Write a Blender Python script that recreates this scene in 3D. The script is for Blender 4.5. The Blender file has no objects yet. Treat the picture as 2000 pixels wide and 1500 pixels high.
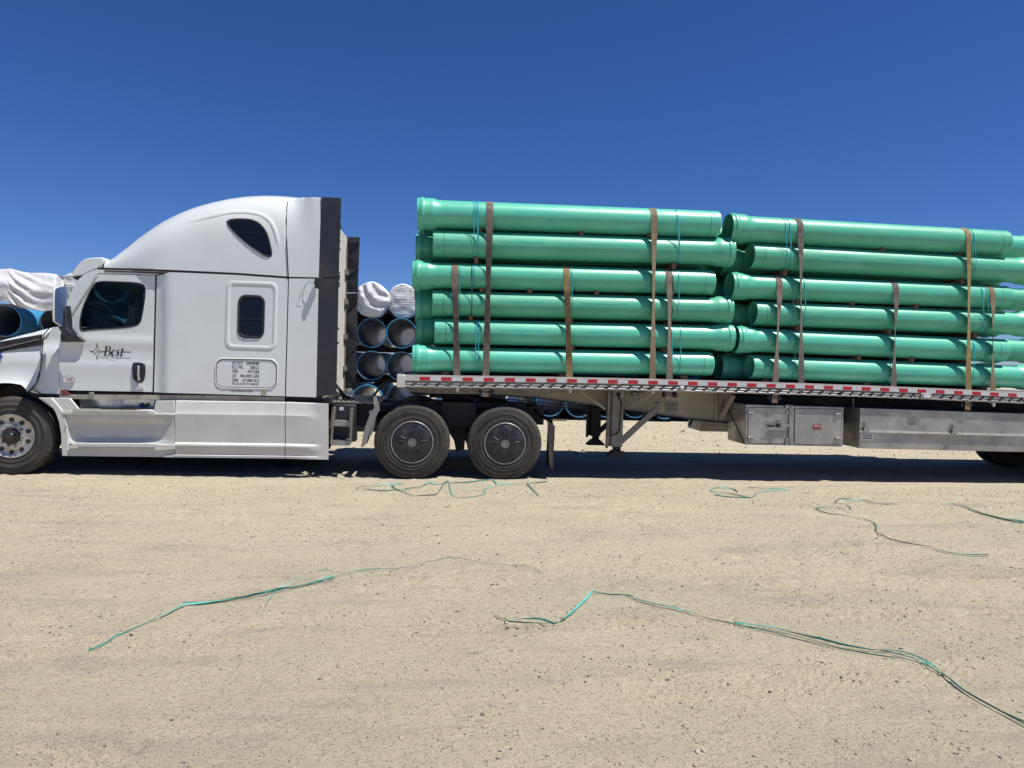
import bpy, bmesh, math, random
import numpy as np
from mathutils import Vector, Matrix, noise
from mathutils.geometry import delaunay_2d_cdt

S = bpy.context.scene
COL = S.collection
R = random.Random(7)

# ------------------------------------------------------------------ camera
FPX = 1360.0                      # focal length in pixels of the 2000 px wide photograph
YAW, PITCH, ROLL = math.radians(6.0), math.atan(50/FPX), 0.028
CAMPOS = Vector((0.0, -10.0, 1.775))
_F = Vector((math.sin(YAW)*math.cos(PITCH), math.cos(YAW)*math.cos(PITCH), -math.sin(PITCH)))
_R0 = Vector((math.cos(YAW), -math.sin(YAW), 0))
_U0 = _R0.cross(_F)
_R = _R0*math.cos(ROLL) + _U0*math.sin(ROLL)
_U = _U0*math.cos(ROLL) - _R0*math.sin(ROLL)
cam = bpy.data.objects.new('camera', bpy.data.cameras.new('camera'))
COL.objects.link(cam)
cam.matrix_world = Matrix(((_R.x, _U.x, -_F.x, CAMPOS.x), (_R.y, _U.y, -_F.y, CAMPOS.y),
                           (_R.z, _U.z, -_F.z, CAMPOS.z), (0, 0, 0, 1)))
cam.data.sensor_width = 36.0
cam.data.lens = 36.0*FPX/2000.0
cam.data.clip_start = 0.05
cam.data.clip_end = 8000
S.camera = cam

# ------------------------------------------------------------------ light
sun_dir = Vector((0.40, -0.21, 1.0)).normalized()          # towards the sun
w = bpy.data.worlds.new('World'); S.world = w; w.use_nodes = True
nt = w.node_tree
bg = nt.nodes['Background']
sky = nt.nodes.new('ShaderNodeTexSky'); sky.sky_type = 'NISHITA'; sky.sun_disc = False
sky.sun_elevation = math.asin(sun_dir.z)
sky.sun_rotation = math.atan2(sun_dir.x, sun_dir.y)
sky.altitude = 1500; sky.air_density = 1.0; sky.dust_density = 0.15; sky.ozone_density = 3.0
hsv = nt.nodes.new('ShaderNodeHueSaturation'); hsv.inputs['Saturation'].default_value = 1.15
nt.links.new(sky.outputs[0], hsv.inputs['Color'])
tint = nt.nodes.new('ShaderNodeMix'); tint.data_type = 'RGBA'; tint.blend_type = 'MULTIPLY'; tint.inputs['Factor'].default_value = 1.0; tint.inputs['B'].default_value = (0.50, 0.665, 1.03, 1)
nt.links.new(hsv.outputs[0], tint.inputs['A']); nt.links.new(tint.outputs['Result'], bg.inputs[0]); bg.inputs[1].default_value = 0.062
sl = bpy.data.lights.new('sun', 'SUN'); sl.energy = 4.9; sl.angle = math.radians(0.5); sl.color = (1.0, 0.955, 0.88)
so = bpy.data.objects.new('sun', sl); COL.objects.link(so)
so.rotation_euler = sun_dir.to_track_quat('Z', 'Y').to_euler()
so.location = (8, -5, 20)
S.view_settings.view_transform = 'Standard'; S.view_settings.look = 'None'
S.view_settings.exposure = 0.55; S.view_settings.gamma = 1.0
S.view_settings.use_curve_mapping = False

# ------------------------------------------------------------------ measuring helpers
def P(px, py, Y):
    """photograph pixel -> real point on the plane at depth Y"""
    d = _F*FPX + _R*(px-1000.0) + _U*(750.0-py)
    t = (Y-CAMPOS.y)/d.y
    return CAMPOS + d*t
def G(px, py, z=0.0):
    d = _F*FPX + _R*(px-1000.0) + _U*(750.0-py)
    t = (z-CAMPOS.z)/d.z
    return CAMPOS + d*t
def proj(q):
    d = Vector(q)-CAMPOS; z = d.dot(_F); return (1000+FPX*d.dot(_R)/z, 750-FPX*d.dot(_U)/z)
def interp(x, pts):
    if x <= pts[0][0]: return pts[0][1]
    for (a, b), (c, d) in zip(pts, pts[1:]):
        if x <= c: return b + (d-b)*(x-a)/(c-a)
    return pts[-1][1]
def sstep(a, b, x):
    t = max(0.0, min(1.0, (x-a)/(b-a))); return t*t*(3-2*t)

# ------------------------------------------------------------------ materials
MATS = {}
def mat(name, col, rough=0.5, metal=0.0, var=None, vscale=3.0, vfac=0.5, bump=0.0, bscale=40.0, spec=0.5, coat=0.0, low=0.45, high=0.65, stretch=(1, 1, 1), **kw):
    m = bpy.data.materials.new(name); m.use_nodes = True
    n = m.node_tree.nodes; l = m.node_tree.links
    b = n['Principled BSDF']
    b.inputs['Base Color'].default_value = (*col, 1); b.inputs['Roughness'].default_value = rough
    b.inputs['Metallic'].default_value = metal; b.inputs['Specular IOR Level'].default_value = spec
    b.inputs['Coat Weight'].default_value = coat; b.inputs['Coat Roughness'].default_value = 0.08
    for k, v in kw.items(): b.inputs[k.replace('_', ' ')].default_value = v
    tc = n.new('ShaderNodeTexCoord'); mp = n.new('ShaderNodeMapping'); mp.inputs['Scale'].default_value = stretch
    l.new(tc.outputs['Object'], mp.inputs['Vector'])
    if var is not None:
        t = n.new('ShaderNodeTexNoise'); t.inputs['Scale'].default_value = vscale; t.inputs['Detail'].default_value = 7
        t.inputs['Roughness'].default_value = 0.62
        l.new(mp.outputs[0], t.inputs['Vector'])
        r = n.new('ShaderNodeMapRange'); r.inputs['From Min'].default_value = low; r.inputs['From Max'].default_value = high
        r.inputs['To Max'].default_value = vfac
        l.new(t.outputs['Fac'], r.inputs['Value'])
        mx = n.new('ShaderNodeMix'); mx.data_type = 'RGBA'
        mx.inputs['A'].default_value = (*col, 1); mx.inputs['B'].default_value = (*var, 1)
        l.new(r.outputs[0], mx.inputs['Factor']); l.new(mx.outputs['Result'], b.inputs['Base Color'])
        r2 = n.new('ShaderNodeMapRange'); r2.inputs['From Min'].default_value = low; r2.inputs['From Max'].default_value = high
        r2.inputs['To Min'].default_value = rough; r2.inputs['To Max'].default_value = min(1, rough+0.18)
        l.new(t.outputs['Fac'], r2.inputs['Value']); l.new(r2.outputs[0], b.inputs['Roughness'])
    if bump > 0:
        t = n.new('ShaderNodeTexNoise'); t.inputs['Scale'].default_value = bscale; t.inputs['Detail'].default_value = 6
        l.new(mp.outputs[0], t.inputs['Vector'])
        bp = n.new('ShaderNodeBump'); bp.inputs['Strength'].default_value = 1.0; bp.inputs['Distance'].default_value = bump
        l.new(t.outputs['Fac'], bp.inputs['Height']); l.new(bp.outputs[0], b.inputs['Normal'])
    MATS[name] = m
    return m

M = {}
M['white'] = mat('white_paint', (0.585, 0.625, 0.635), 0.32, var=(0.53, 0.55, 0.545), vscale=0.9, vfac=0.6, coat=0.6, bump=0.0006, bscale=5)
M['skirt'] = mat('dusty_white_paint', (0.515, 0.525, 0.515), 0.38, var=(0.43, 0.42, 0.38), vscale=2.2, vfac=0.7, coat=0.15, low=0.35, high=0.7, bump=0.0006, bscale=6)
M['grime'] = mat('grimy_plastic', (0.36, 0.34, 0.29), 0.6, var=(0.22, 0.20, 0.17), vscale=6, vfac=0.8)
M['blackp'] = mat('black_panel', (0.016, 0.018, 0.026), 0.42, var=(0.04, 0.04, 0.042), vscale=2, vfac=0.6)
M['black'] = mat('black_frame', (0.010, 0.010, 0.011), 0.6, var=(0.035, 0.031, 0.026), vscale=9, vfac=0.7, bump=0.002, bscale=30)
M['rubber'] = mat('tyre_rubber', (0.022, 0.021, 0.020), 0.75, var=(0.085, 0.076, 0.062), vscale=4, vfac=0.75, low=0.3, high=0.75, bump=0.001, bscale=60)
M['alloy'] = mat('brushed_alloy', (0.50, 0.49, 0.46), 0.40, 0.75, var=(0.42, 0.39, 0.33), vscale=9, vfac=0.7)
M['steel'] = mat('galvanised_steel', (0.33, 0.33, 0.33), 0.42, 0.65, var=(0.24, 0.23, 0.21), vscale=14, vfac=0.7, bump=0.0008, bscale=50)
M['cover'] = mat('black_wheel_cover', (0.012, 0.0125, 0.015), 0.38, var=(0.05, 0.047, 0.04), vscale=8, vfac=0.6)
M['glassd'] = mat('dark_tinted_glass', (0.006, 0.009, 0.016), 0.08, spec=0.22)
M['gasket'] = mat('window_gasket', (0.012, 0.012, 0.014), 0.55)
M['interior'] = mat('dark_cab_interior', (0.02, 0.021, 0.024), 0.7, var=(0.045, 0.045, 0.05), vscale=5)
M['ink'] = mat('black_vinyl', (0.012, 0.012, 0.02), 0.5)
M['inkg'] = mat('grey_vinyl', (0.12, 0.12, 0.14), 0.5)
M['amber'] = mat('amber_lens', (0.16, 0.03, 0.015), 0.25)
M['redlens'] = mat('red_lens', (0.35, 0.01, 0.012), 0.25)
M['mirror'] = mat('mirror_glass', (0.10, 0.165, 0.33), 0.28, 0.5)  # blue of the reflected sky is put into the glass colour
M['decalblue'] = mat('blue_decal', (0.03, 0.06, 0.32), 0.4)
M['decalred'] = mat('red_decal', (0.42, 0.02, 0.03), 0.4)
M['sticker'] = mat('sticker_white', (0.62, 0.62, 0.64), 0.5)
M['green'] = mat('leaf_green_vinyl', (0.02, 0.28, 0.06), 0.5)
M['beam'] = mat('beam_beige_paint', (0.36, 0.32, 0.25), 0.5, var=(0.22, 0.195, 0.155), vscale=3.5, vfac=0.8, low=0.35, high=0.7, bump=0.001, bscale=20)
M['alu'] = mat('trailer_aluminium', (0.58, 0.57, 0.54), 0.36, 0.30, var=(0.42, 0.39, 0.34), vscale=7, vfac=0.8, low=0.35)
M['aludull'] = mat('dull_aluminium', (0.24, 0.225, 0.20), 0.5, 0.5, var=(0.17, 0.155, 0.13), vscale=12, vfac=0.8)
M['box'] = mat('toolbox_sheet_metal', (0.41, 0.40, 0.385), 0.34, 0.6, var=(0.25, 0.24, 0.22), vscale=3, vfac=0.8, low=0.35, bump=0.0008, bscale=8)
M['tred'] = mat('red_reflective_tape', (0.42, 0.012, 0.022), 0.35, var=(0.30, 0.02, 0.02), vscale=20)
M['twhite'] = mat('white_reflective_tape', (0.52, 0.54, 0.57), 0.35, var=(0.42, 0.42, 0.42), vscale=15)
M['deck'] = mat('deck_planks', (0.10, 0.095, 0.09), 0.6, var=(0.05, 0.045, 0.04), vscale=12)
M['timber'] = mat('rough_timber', (0.17, 0.10, 0.058), 0.85, var=(0.10, 0.058, 0.033), vscale=25, vfac=0.8, stretch=(1, 0.2, 1))
M['twine'] = mat('teal_plastic_band', (0.03, 0.33, 0.37), 0.35, var=(0.02, 0.22, 0.27), vscale=9)
M['twined'] = mat('dark_plastic_band', (0.015, 0.05, 0.05), 0.4)
M['debris'] = mat('turquoise_strapping', (0.10, 0.42, 0.36), 0.4, var=(0.04, 0.20, 0.16), vscale=5, vfac=0.9)
M['debrisd'] = mat('dark_green_strapping', (0.02, 0.11, 0.085), 0.4, var=(0.05, 0.2, 0.17), vscale=4, vfac=0.8)
M['cloth'] = mat('white_woven_cloth', (0.52, 0.53, 0.55), 0.75, var=(0.47, 0.475, 0.485), vscale=8, bump=0.0025, bscale=35, stretch=(1, 1, 4), Subsurface_Weight=0.0)
M['blue'] = mat('blue_pipe_plastic', (0.045, 0.23, 0.42), 0.35, var=(0.05, 0.20, 0.34), vscale=2)
M['bluein'] = mat('blue_pipe_lining', (0.10, 0.13, 0.17), 0.28, var=(0.06, 0.075, 0.10), vscale=1.5, stretch=(1, 0.2, 1))
M['cream'] = mat('cream_sleeper_wall', (0.66, 0.65, 0.60), 0.5, var=(0.33, 0.32, 0.28), vscale=6)
M['seat'] = mat('seat_cloth', (0.06, 0.065, 0.075), 0.9)

def green_pipe_mat():
    m = mat('green_pipe_plastic', (0.076, 0.415, 0.278), 0.36, var=(0.064, 0.36, 0.242), vscale=1.6, vfac=0.8, bump=0.0012, bscale=5)
    n = m.node_tree.nodes; l = m.node_tree.links; b = n['Principled BSDF']
    b.inputs['Coat Weight'].default_value = 0.06
    src = b.inputs['Base Color'].links[0].from_socket
    # printed ink line along the pipe: small broken marks in a narrow strip on the camera side
    tc = n.new('ShaderNodeTexCoord'); sp = n.new('ShaderNodeSeparateXYZ'); l.new(tc.outputs['Object'], sp.inputs[0])
    def mth(op, a, bb=None, c=None):
        k = n.new('ShaderNodeMath'); k.operation = op
        for i, v in enumerate((a, bb, c)):
            if v is None: continue
            if isinstance(v, (int, float)): k.inputs[i].default_value = v
            else: l.new(v, k.inputs[i])
        return k.outputs[0]
    strip = mth('COMPARE', sp.outputs['Z'], 0.028, 0.0065)
    near = mth('LESS_THAN', sp.outputs['Y'], 0.0)
    # words: long runs with gaps, built from repeating 1.25 m legends
    md = mth('MODULO', mth('ADD', sp.outputs['X'], 20.0), 1.22)
    run = mth('LESS_THAN', md, 0.88)
    gap = mth('MULTIPLY', mth('GREATER_THAN', md, 0.10), mth('LESS_THAN', md, 0.21))
    words = mth('SUBTRACT', run, gap)
    cx = n.new('ShaderNodeCombineXYZ'); l.new(mth('MULTIPLY', sp.outputs['X'], 90.0), cx.inputs[0]); l.new(mth('MULTIPLY', sp.outputs['Z'], 110.0), cx.inputs[2])
    nz = n.new('ShaderNodeTexNoise'); nz.inputs['Scale'].default_value = 1.0; nz.inputs['Detail'].default_value = 1
    l.new(cx.outputs[0], nz.inputs['Vector'])
    gl = mth('GREATER_THAN', nz.outputs['Fac'], 0.47)
    f = mth('MULTIPLY', mth('MULTIPLY', strip, near), mth('MULTIPLY', words, gl))
    f = mth('MULTIPLY', f, 0.62)
    mx = n.new('ShaderNodeMix'); mx.data_type = 'RGBA'; l.new(f, mx.inputs['Factor']); l.new(src, mx.inputs['A'])
    mx.inputs['B'].default_value = (0.03, 0.06, 0.07, 1)
    # each pipe has its own slight batch tone, plus thin dust
    oi = n.new('ShaderNodeObjectInfo'); hv = n.new('ShaderNodeHueSaturation')
    r1 = n.new('ShaderNodeMapRange'); r1.inputs['To Min'].default_value = 0.88; r1.inputs['To Max'].default_value = 1.08; l.new(oi.outputs['Random'], r1.inputs['Value']); l.new(r1.outputs[0], hv.inputs['Value'])
    r3 = n.new('ShaderNodeMapRange'); r3.inputs['To Min'].default_value = 0.492; r3.inputs['To Max'].default_value = 0.508; l.new(oi.outputs['Random'], r3.inputs['Value']); l.new(r3.outputs[0], hv.inputs['Hue'])
    l.new(mx.outputs['Result'], hv.inputs['Color'])
    dn = n.new('ShaderNodeTexNoise'); dn.inputs['Scale'].default_value = 3.0; dn.inputs['Detail'].default_value = 8; dn.inputs['Roughness'].default_value = 0.7
    mpp = n.new('ShaderNodeMapping'); mpp.inputs['Scale'].default_value = (0.5, 2, 2); l.new(tc.outputs['Object'], mpp.inputs[0]); l.new(mpp.outputs[0], dn.inputs['Vector'])
    dr = n.new('ShaderNodeMapRange'); dr.inputs['From Min'].default_value = 0.5; dr.inputs['From Max'].default_value = 0.72; dr.inputs['To Max'].default_value = 0.22; l.new(dn.outputs['Fac'], dr.inputs['Value'])
    dm = n.new('ShaderNodeMix'); dm.data_type = 'RGBA'; l.new(dr.outputs[0], dm.inputs['Factor']); l.new(hv.outputs[0], dm.inputs['A']); dm.inputs['B'].default_value = (0.22, 0.42, 0.31, 1)
    l.new(dm.outputs['Result'], b.inputs['Base Color'])
    return m
M['pipe'] = green_pipe_mat()
M['pipemark'] = mat('black_ink_ring', (0.01, 0.05, 0.04), 0.5)

def cab_glass():
    m = bpy.data.materials.new('clear_tinted_glass'); m.use_nodes = True
    n = m.node_tree.nodes; l = m.node_tree.links; n.remove(n['Principled BSDF'])
    tr = n.new('ShaderNodeBsdfTransparent'); tr.inputs[0].default_value = (0.64, 0.72, 0.70, 1)
    gl = n.new('ShaderNodeBsdfGlossy'); gl.inputs['Roughness'].default_value = 0.03
    fr = n.new('ShaderNodeFresnel'); fr.inputs['IOR'].default_value = 1.22
    mx = n.new('ShaderNodeMixShader'); l.new(fr.outputs[0], mx.inputs[0]); l.new(tr.outputs[0], mx.inputs[1]); l.new(gl.outputs[0], mx.inputs[2])
    l.new(mx.outputs[0], n['Material Output'].inputs[0]); return m
M['glass'] = cab_glass()

# ------------------------------------------------------------------ mesh builder
class MB:
    def __init__(s): s.v = []; s.f = []; s.m = []; s.cur = 0
    def add(s, vs, fs):
        o = len(s.v); s.v.extend([Vector(q) for q in vs]); s.f.extend([tuple(i+o for i in f) for f in fs]); s.m.extend([s.cur]*len(fs)); return s
    def box(s, x0, x1, y0, y1, z0, z1):
        vs = [(x, y, z) for x in (x0, x1) for y in (y0, y1) for z in (z0, z1)]
        return s.add(vs, [(0, 1, 3, 2), (4, 6, 7, 5), (0, 4, 5, 1), (2, 3, 7, 6), (0, 2, 6, 4), (1, 5, 7, 3)])
    def pbox(s, px0, py0, px1, py1, Y0, Y1):
        """box whose near face (plane Y0) covers a measured rectangle"""
        a = P(px0, py0, Y0); b = P(px1, py0, Y0); c = P(px1, py1, Y0); d = P(px0, py1, Y0)
        return s.prism([(q.x, q.z) for q in (a, b, c, d)], Y0, Y1)
    def prism(s, poly, y0, y1):
        n = len(poly)
        vs = [(x, y0, z) for x, z in poly]+[(x, y1, z) for x, z in poly]
        fs = [tuple(range(n)), tuple(range(2*n-1, n-1, -1))]
        for i in range(n):
            j = (i+1) % n; fs.append((i, i+n, j+n, j))
        return s.add(vs, fs)
    def pprism(s, pts, Y0, Y1):
        return s.prism([(P(x, y, Y0).x, P(x, y, Y0).z) for x, y in pts], Y0, Y1)
    def bar(s, a, b, w, h, up=Vector((0, 1, 0))):
        a = Vector(a); b = Vector(b); d = (b-a).normalized()
        u = (up - d*up.dot(d)).normalized(); v = d.cross(u)
        vs = [q+u*(i*w/2)+v*(j*h/2) for q in (a, b) for i, j in ((-1, -1), (1, -1), (1, 1), (-1, 1))]
        return s.add(vs, [(0, 1, 2, 3), (7, 6, 5, 4), (0, 4, 5, 1), (1, 5, 6, 2), (2, 6, 7, 3), (3, 7, 4, 0)])
    def tube(s, pts, r, seg=8, closed=False):
        pts = [Vector(p) for p in pts]; n = len(pts); vs = []; fs = []
        rr = r if isinstance(r, (list, tuple)) else [r]*n
        prev = None
        for i, p in enumerate(pts):
            if closed: d = (pts[(i+1) % n]-pts[i-1]).normalized()
            else: d = (pts[min(i+1, n-1)]-pts[max(i-1, 0)]).normalized()
            if prev is None:
                ref = Vector((0, 0, 1)) if abs(d.z) < 0.9 else Vector((0, 1, 0))
                u = (ref-d*ref.dot(d)).normalized()
            else: u = (prev-d*prev.dot(d)).normalized()
            prev = u; v = d.cross(u)
            for k in range(seg):
                a = 2*math.pi*k/seg; vs.append(p+(u*math.cos(a)+v*math.sin(a))*rr[i])
        for i in range(n if closed else n-1):
            j = (i+1) % n
            for k in range(seg):
                k2 = (k+1) % seg; fs.append((i*seg+k, i*seg+k2, j*seg+k2, j*seg+k))
        if not closed:
            fs.append(tuple(range(seg-1, -1, -1))); fs.append(tuple((n-1)*seg+k for k in range(seg)))
        return s.add(vs, fs)
    def lathe(s, prof, c, axis='Y', seg=48, mod=None, caps=False):
        """prof: (axial, radius) list; c centre; revolve about axis"""
        c = Vector(c); vs = []; fs = []; n = len(prof)
        for k in range(seg):
            a = 2*math.pi*k/seg
            for i, (t, r) in enumerate(prof):
                if mod: r = mod(k, i, r)
                ca, sa = r*math.cos(a), r*math.sin(a)
                if axis == 'Y': vs.append(c+Vector((ca, t, sa)))
                elif axis == 'X': vs.append(c+Vector((t, ca, sa)))
                else: vs.append(c+Vector((ca, sa, t)))
        for k in range(seg):
            k2 = (k+1) % seg
            for i in range(n-1):
                fs.append((k*n+i, k*n+i+1, k2*n+i+1, k2*n+i))
        if caps:
            fs.append(tuple(k*n for k in range(seg))); fs.append(tuple(k*n+n-1 for k in range(seg-1, -1, -1)))
        return s.add(vs, fs)
    def loft(s, rings, close=False, cap=False):
        n = len(rings[0]); vs = [q for r in rings for q in r]; fs = []
        for i in range(len(rings)-1):
            for k in range(n if close else n-1):
                k2 = (k+1) % n; fs.append((i*n+k, i*n+k2, (i+1)*n+k2, (i+1)*n+k))
        if cap:
            fs.append(tuple(range(n-1, -1, -1))); fs.append(tuple((len(rings)-1)*n+k for k in range(n)))
        return s.add(vs, fs)
    def ribbon(s, pts, wv, wid, th=0.003):
        """flat band: pts centre line, wv list of width directions"""
        n = len(pts); vs = []; fs = []
        for i in range(n):
            d = (Vector(pts[min(i+1, n-1)])-Vector(pts[max(i-1, 0)])).normalized()
            u = Vector(wv[i]); u = (u-d*u.dot(d)).normalized(); nn = d.cross(u)
            wd = wid[i] if isinstance(wid, (list, tuple)) else wid
            for a, b in ((-1, -1), (1, -1), (1, 1), (-1, 1)):
                vs.append(Vector(pts[i])+u*(a*wd/2)+nn*(b*th/2))
        for i in range(n-1):
            for k in range(4):
                k2 = (k+1) % 4; fs.append((i*4+k, i*4+k2, (i+1)*4+k2, (i+1)*4+k))
        fs.append((3, 2, 1, 0)); fs.append(tuple((n-1)*4+k for k in range(4)))
        return s.add(vs, fs)
    def build(s, name, mt, parent=None, smooth=True, bevel=0.0, ang=35, origin=None):
        me = bpy.data.meshes.new(name)
        if parent is not None: off = Vector(parent['_o'])
        elif origin is not None: off = Vector(origin)
        else:
            xs = [v.x for v in s.v]; ys = [v.y for v in s.v]
            off = Vector(((min(xs)+max(xs))/2, (min(ys)+max(ys))/2, min(v.z for v in s.v)))
        me.from_pydata([v-off for v in s.v], [], s.f)
        mts = mt if isinstance(mt, (list, tuple)) else [mt]
        for q in mts: me.materials.append(q)
        for p, i in zip(me.polygons, s.m): p.material_index = i
        bm = bmesh.new(); bm.from_mesh(me); bmesh.ops.recalc_face_normals(bm, faces=bm.faces); bm.to_mesh(me); bm.free()
        if smooth:
            me.polygons.foreach_set('use_smooth', [True]*len(me.polygons)); me.set_sharp_from_angle(angle=math.radians(ang))
        o = bpy.data.objects.new(name, me); COL.objects.link(o)
        if parent is not None: o.parent = parent
        else: o.location = off
        o['_o'] = list(off)
        if bevel:
            b = o.modifiers.new('bevel', 'BEVEL'); b.width = bevel; b.segments = 2; b.limit_method = 'ANGLE'; b.angle_limit = math.radians(40)
        return o
def build_split(mb, name, mt, parent, **k):
    """one object per disconnected piece of the builder"""
    par = list(range(len(mb.v)))
    def fd(i):
        while par[i] != i: par[i] = par[par[i]]; i = par[i]
        return i
    for f in mb.f:
        for i in f[1:]: par[fd(i)] = fd(f[0])
    gr = {}
    for fi, f in enumerate(mb.f): gr.setdefault(fd(f[0]), []).append(fi)
    for fs in gr.values():
        m2 = MB(); idx = {}
        for fi in fs:
            for i in mb.f[fi]:
                if i not in idx: idx[i] = len(m2.v); m2.v.append(mb.v[i])
            m2.f.append(tuple(idx[i] for i in mb.f[fi])); m2.m.append(0)
        m2.build(name, mt, parent, **k)
def thing(name, loc, label, cat, group=None):
    o = bpy.data.objects.new(name, None); COL.objects.link(o); o.location = loc; o['_o'] = list(loc)
    o.empty_display_size = 0.2
    o['label'] = label; o['category'] = cat
    if group: o['group'] = group
    return o
def tag(o, label=None, cat=None, group=None, kind=None):
    if label: o['label'] = label
    if cat: o['category'] = cat
    if group: o['group'] = group
    if kind: o['kind'] = kind
    return o

def inside(x, z, poly):
    c = False; n = len(poly); j = n-1
    for i in range(n):
        xi, zi = poly[i]; xj, zj = poly[j]
        if (zi > z) != (zj > z) and x < (xj-xi)*(z-zi)/(zj-zi)+xi: c = not c
        j = i
    return c
def dense(poly, step):
    out = []
    for i in range(len(poly)):
        a = Vector(poly[i]); b = Vector(poly[(i+1) % len(poly)]); n = max(1, int((b-a).length/step))
        for k in range(n): out.append(tuple(a+(b-a)*k/n))
    return out
def smoothpoly(poly, it=2):
    for _ in range(it):
        o = []
        for i in range(len(poly)):
            a = Vector(poly[i]); b = Vector(poly[(i+1) % len(poly)])
            o += [tuple(a*0.75+b*0.25), tuple(a*0.25+b*0.75)]
        poly = o
    return poly
def rrect(px0, py0, px1, py1, r, n=6):
    pts = []
    for cx, cy, a0 in ((px1-r, py0+r, -90), (px1-r, py1-r, 0), (px0+r, py1-r, 90), (px0+r, py0+r, 180)):
        for k in range(n+1):
            a = math.radians(a0+90*k/n); pts.append((cx+r*math.cos(a), cy+r*math.sin(a)))
    return pts
def shear(pts, k=0.035, x0=None):      # follow the truck's lines as they run in the photograph
    if x0 is None: x0 = sum(p[0] for p in pts)/len(pts)
    return [(x-(y-sum(q[1] for q in pts)/len(pts))*0.026, y+(x-x0)*k) for x, y in pts]
def w2(pts, Y): return [(P(x, y, Y).x, P(x, y, Y).z) for x, y in pts]

def skin(mb, outline, Y, yf=None, holes=(), thick=0.03, step=0.05, inward=1):
    """sheet over an XZ outline, y = Y + yf(x,z), with thickness and holes"""
    poly = dense(outline, step); hs = [dense(h, step) for h in holes]
    vs = [Vector(p) for p in poly]; es = [(i, (i+1) % len(poly)) for i in range(len(poly))]
    for h in hs:
        o = len(vs); vs += [Vector(p) for p in h]; es += [(o+i, o+(i+1) % len(h)) for i in range(len(h))]
    if yf:
        x0 = min(p[0] for p in poly); x1 = max(p[0] for p in poly); z0 = min(p[1] for p in poly); z1 = max(p[1] for p in poly)
        bd = list(vs)
        nx = int((x1-x0)/step)+1; nz = int((z1-z0)/step)+1
        for i in range(nx):
            for j in range(nz):
                x = x0+(i+0.5)*step; z = z0+(j+0.5)*step
                if not inside(x, z, poly) or any(inside(x, z, h) for h in hs): continue
                if min((q.x-x)**2+(q.y-z)**2 for q in bd) < (step*0.45)**2: continue
                vs.append(Vector((x, z)))
    ov, oe, of, *_ = delaunay_2d_cdt(vs, es, [], 0, 1e-6)
    fs = []
    for f in of:
        cx = sum(ov[i].x for i in f)/len(f); cz = sum(ov[i].y for i in f)/len(f)
        if inside(cx, cz, poly) and not any(inside(cx, cz, h) for h in hs): fs.append(tuple(f))
    yy = lambda q: Y+(yf(q.x, q.y) if yf else 0.0)
    V = [(q.x, yy(q), q.y) for q in ov]; n = len(V)
    V2 = [(x, y+thick*inward, z) for x, y, z in V]
    cnt = {}
    for f in fs:
        for i in range(len(f)):
            e = (f[i], f[(i+1) % len(f)]); k = tuple(sorted(e)); cnt.setdefault(k, []).append(e)
    side = [(e[0][0], e[0][1], e[0][1]+n, e[0][0]+n) for e in cnt.values() if len(e) == 1]
    return mb.add(V+V2, fs+[tuple(i+n for i in reversed(f)) for f in fs]+side)

def ring(mb, outer, inner, Y, h=0.012, prof=((0, 0), (0.25, 0.8), (0.5, 1), (0.75, 0.8), (1, 0))):
    """raised rounded rim between two outlines with the same number of points (XZ)"""
    n = len(outer); rows = []
    for t, k in prof:
        rows.append([(outer[i][0]*(1-t)+inner[i][0]*t, Y-h*k, outer[i][1]*(1-t)+inner[i][1]*t) for i in range(n)])
    return mb.loft(rows, close=True)

DG = None
def text(s, x0, x1, z0, z1, Y, mt, parent, name='lettering', shearx=0.0, bold=0.0, space=1.0, slope=0.0, fit=True, out=None, yfun=None):
    c = bpy.data.curves.new(name, 'FONT'); c.body = s; c.offset = bold; c.space_character = space; c.shear = shearx; c.resolution_u = 3
    c.extrude = 0.0
    t = bpy.data.objects.new('tmp', c); COL.objects.link(t)
    bpy.context.view_layer.update()
    me = bpy.data.meshes.new_from_object(t.evaluated_get(bpy.context.evaluated_depsgraph_get()))
    bpy.data.objects.remove(t); bpy.data.curves.remove(c)
    xs = [v.co.x for v in me.vertices]; ys = [v.co.y for v in me.vertices]
    ax, bx, ay, by = min(xs), max(xs), min(ys), max(ys)
    mb = out or MB()
    vs = []
    for v in me.vertices:
        u = (v.co.x-ax)/(bx-ax); q = (v.co.y-ay)/(by-ay)
        xx = x0+u*(x1-x0); zz = z0+q*(z1-z0)+slope*u*(x1-x0)
        vs.append((xx, yfun(xx, zz) if yfun else Y, zz))
    mb.add(vs, [tuple(p.vertices) for p in me.polygons]); bpy.data.meshes.remove(me)
    if out is None: return mb.build(name, mt, parent, smooth=False)
def ptext(s, px0, py0, px1, py1, Y, mt, parent, **k):
    """text fitted to a measured rectangle; py at the left end"""
    a = P(px0, py0, Y); b = P(px1, py1, Y); b.z = P(px0, py1, Y).z
    sl = k.pop('slope', 0.004)
    return text(s, a.x, b.x, min(a.z, b.z), max(a.z, b.z), Y, mt, parent, slope=sl, **k)
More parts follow.
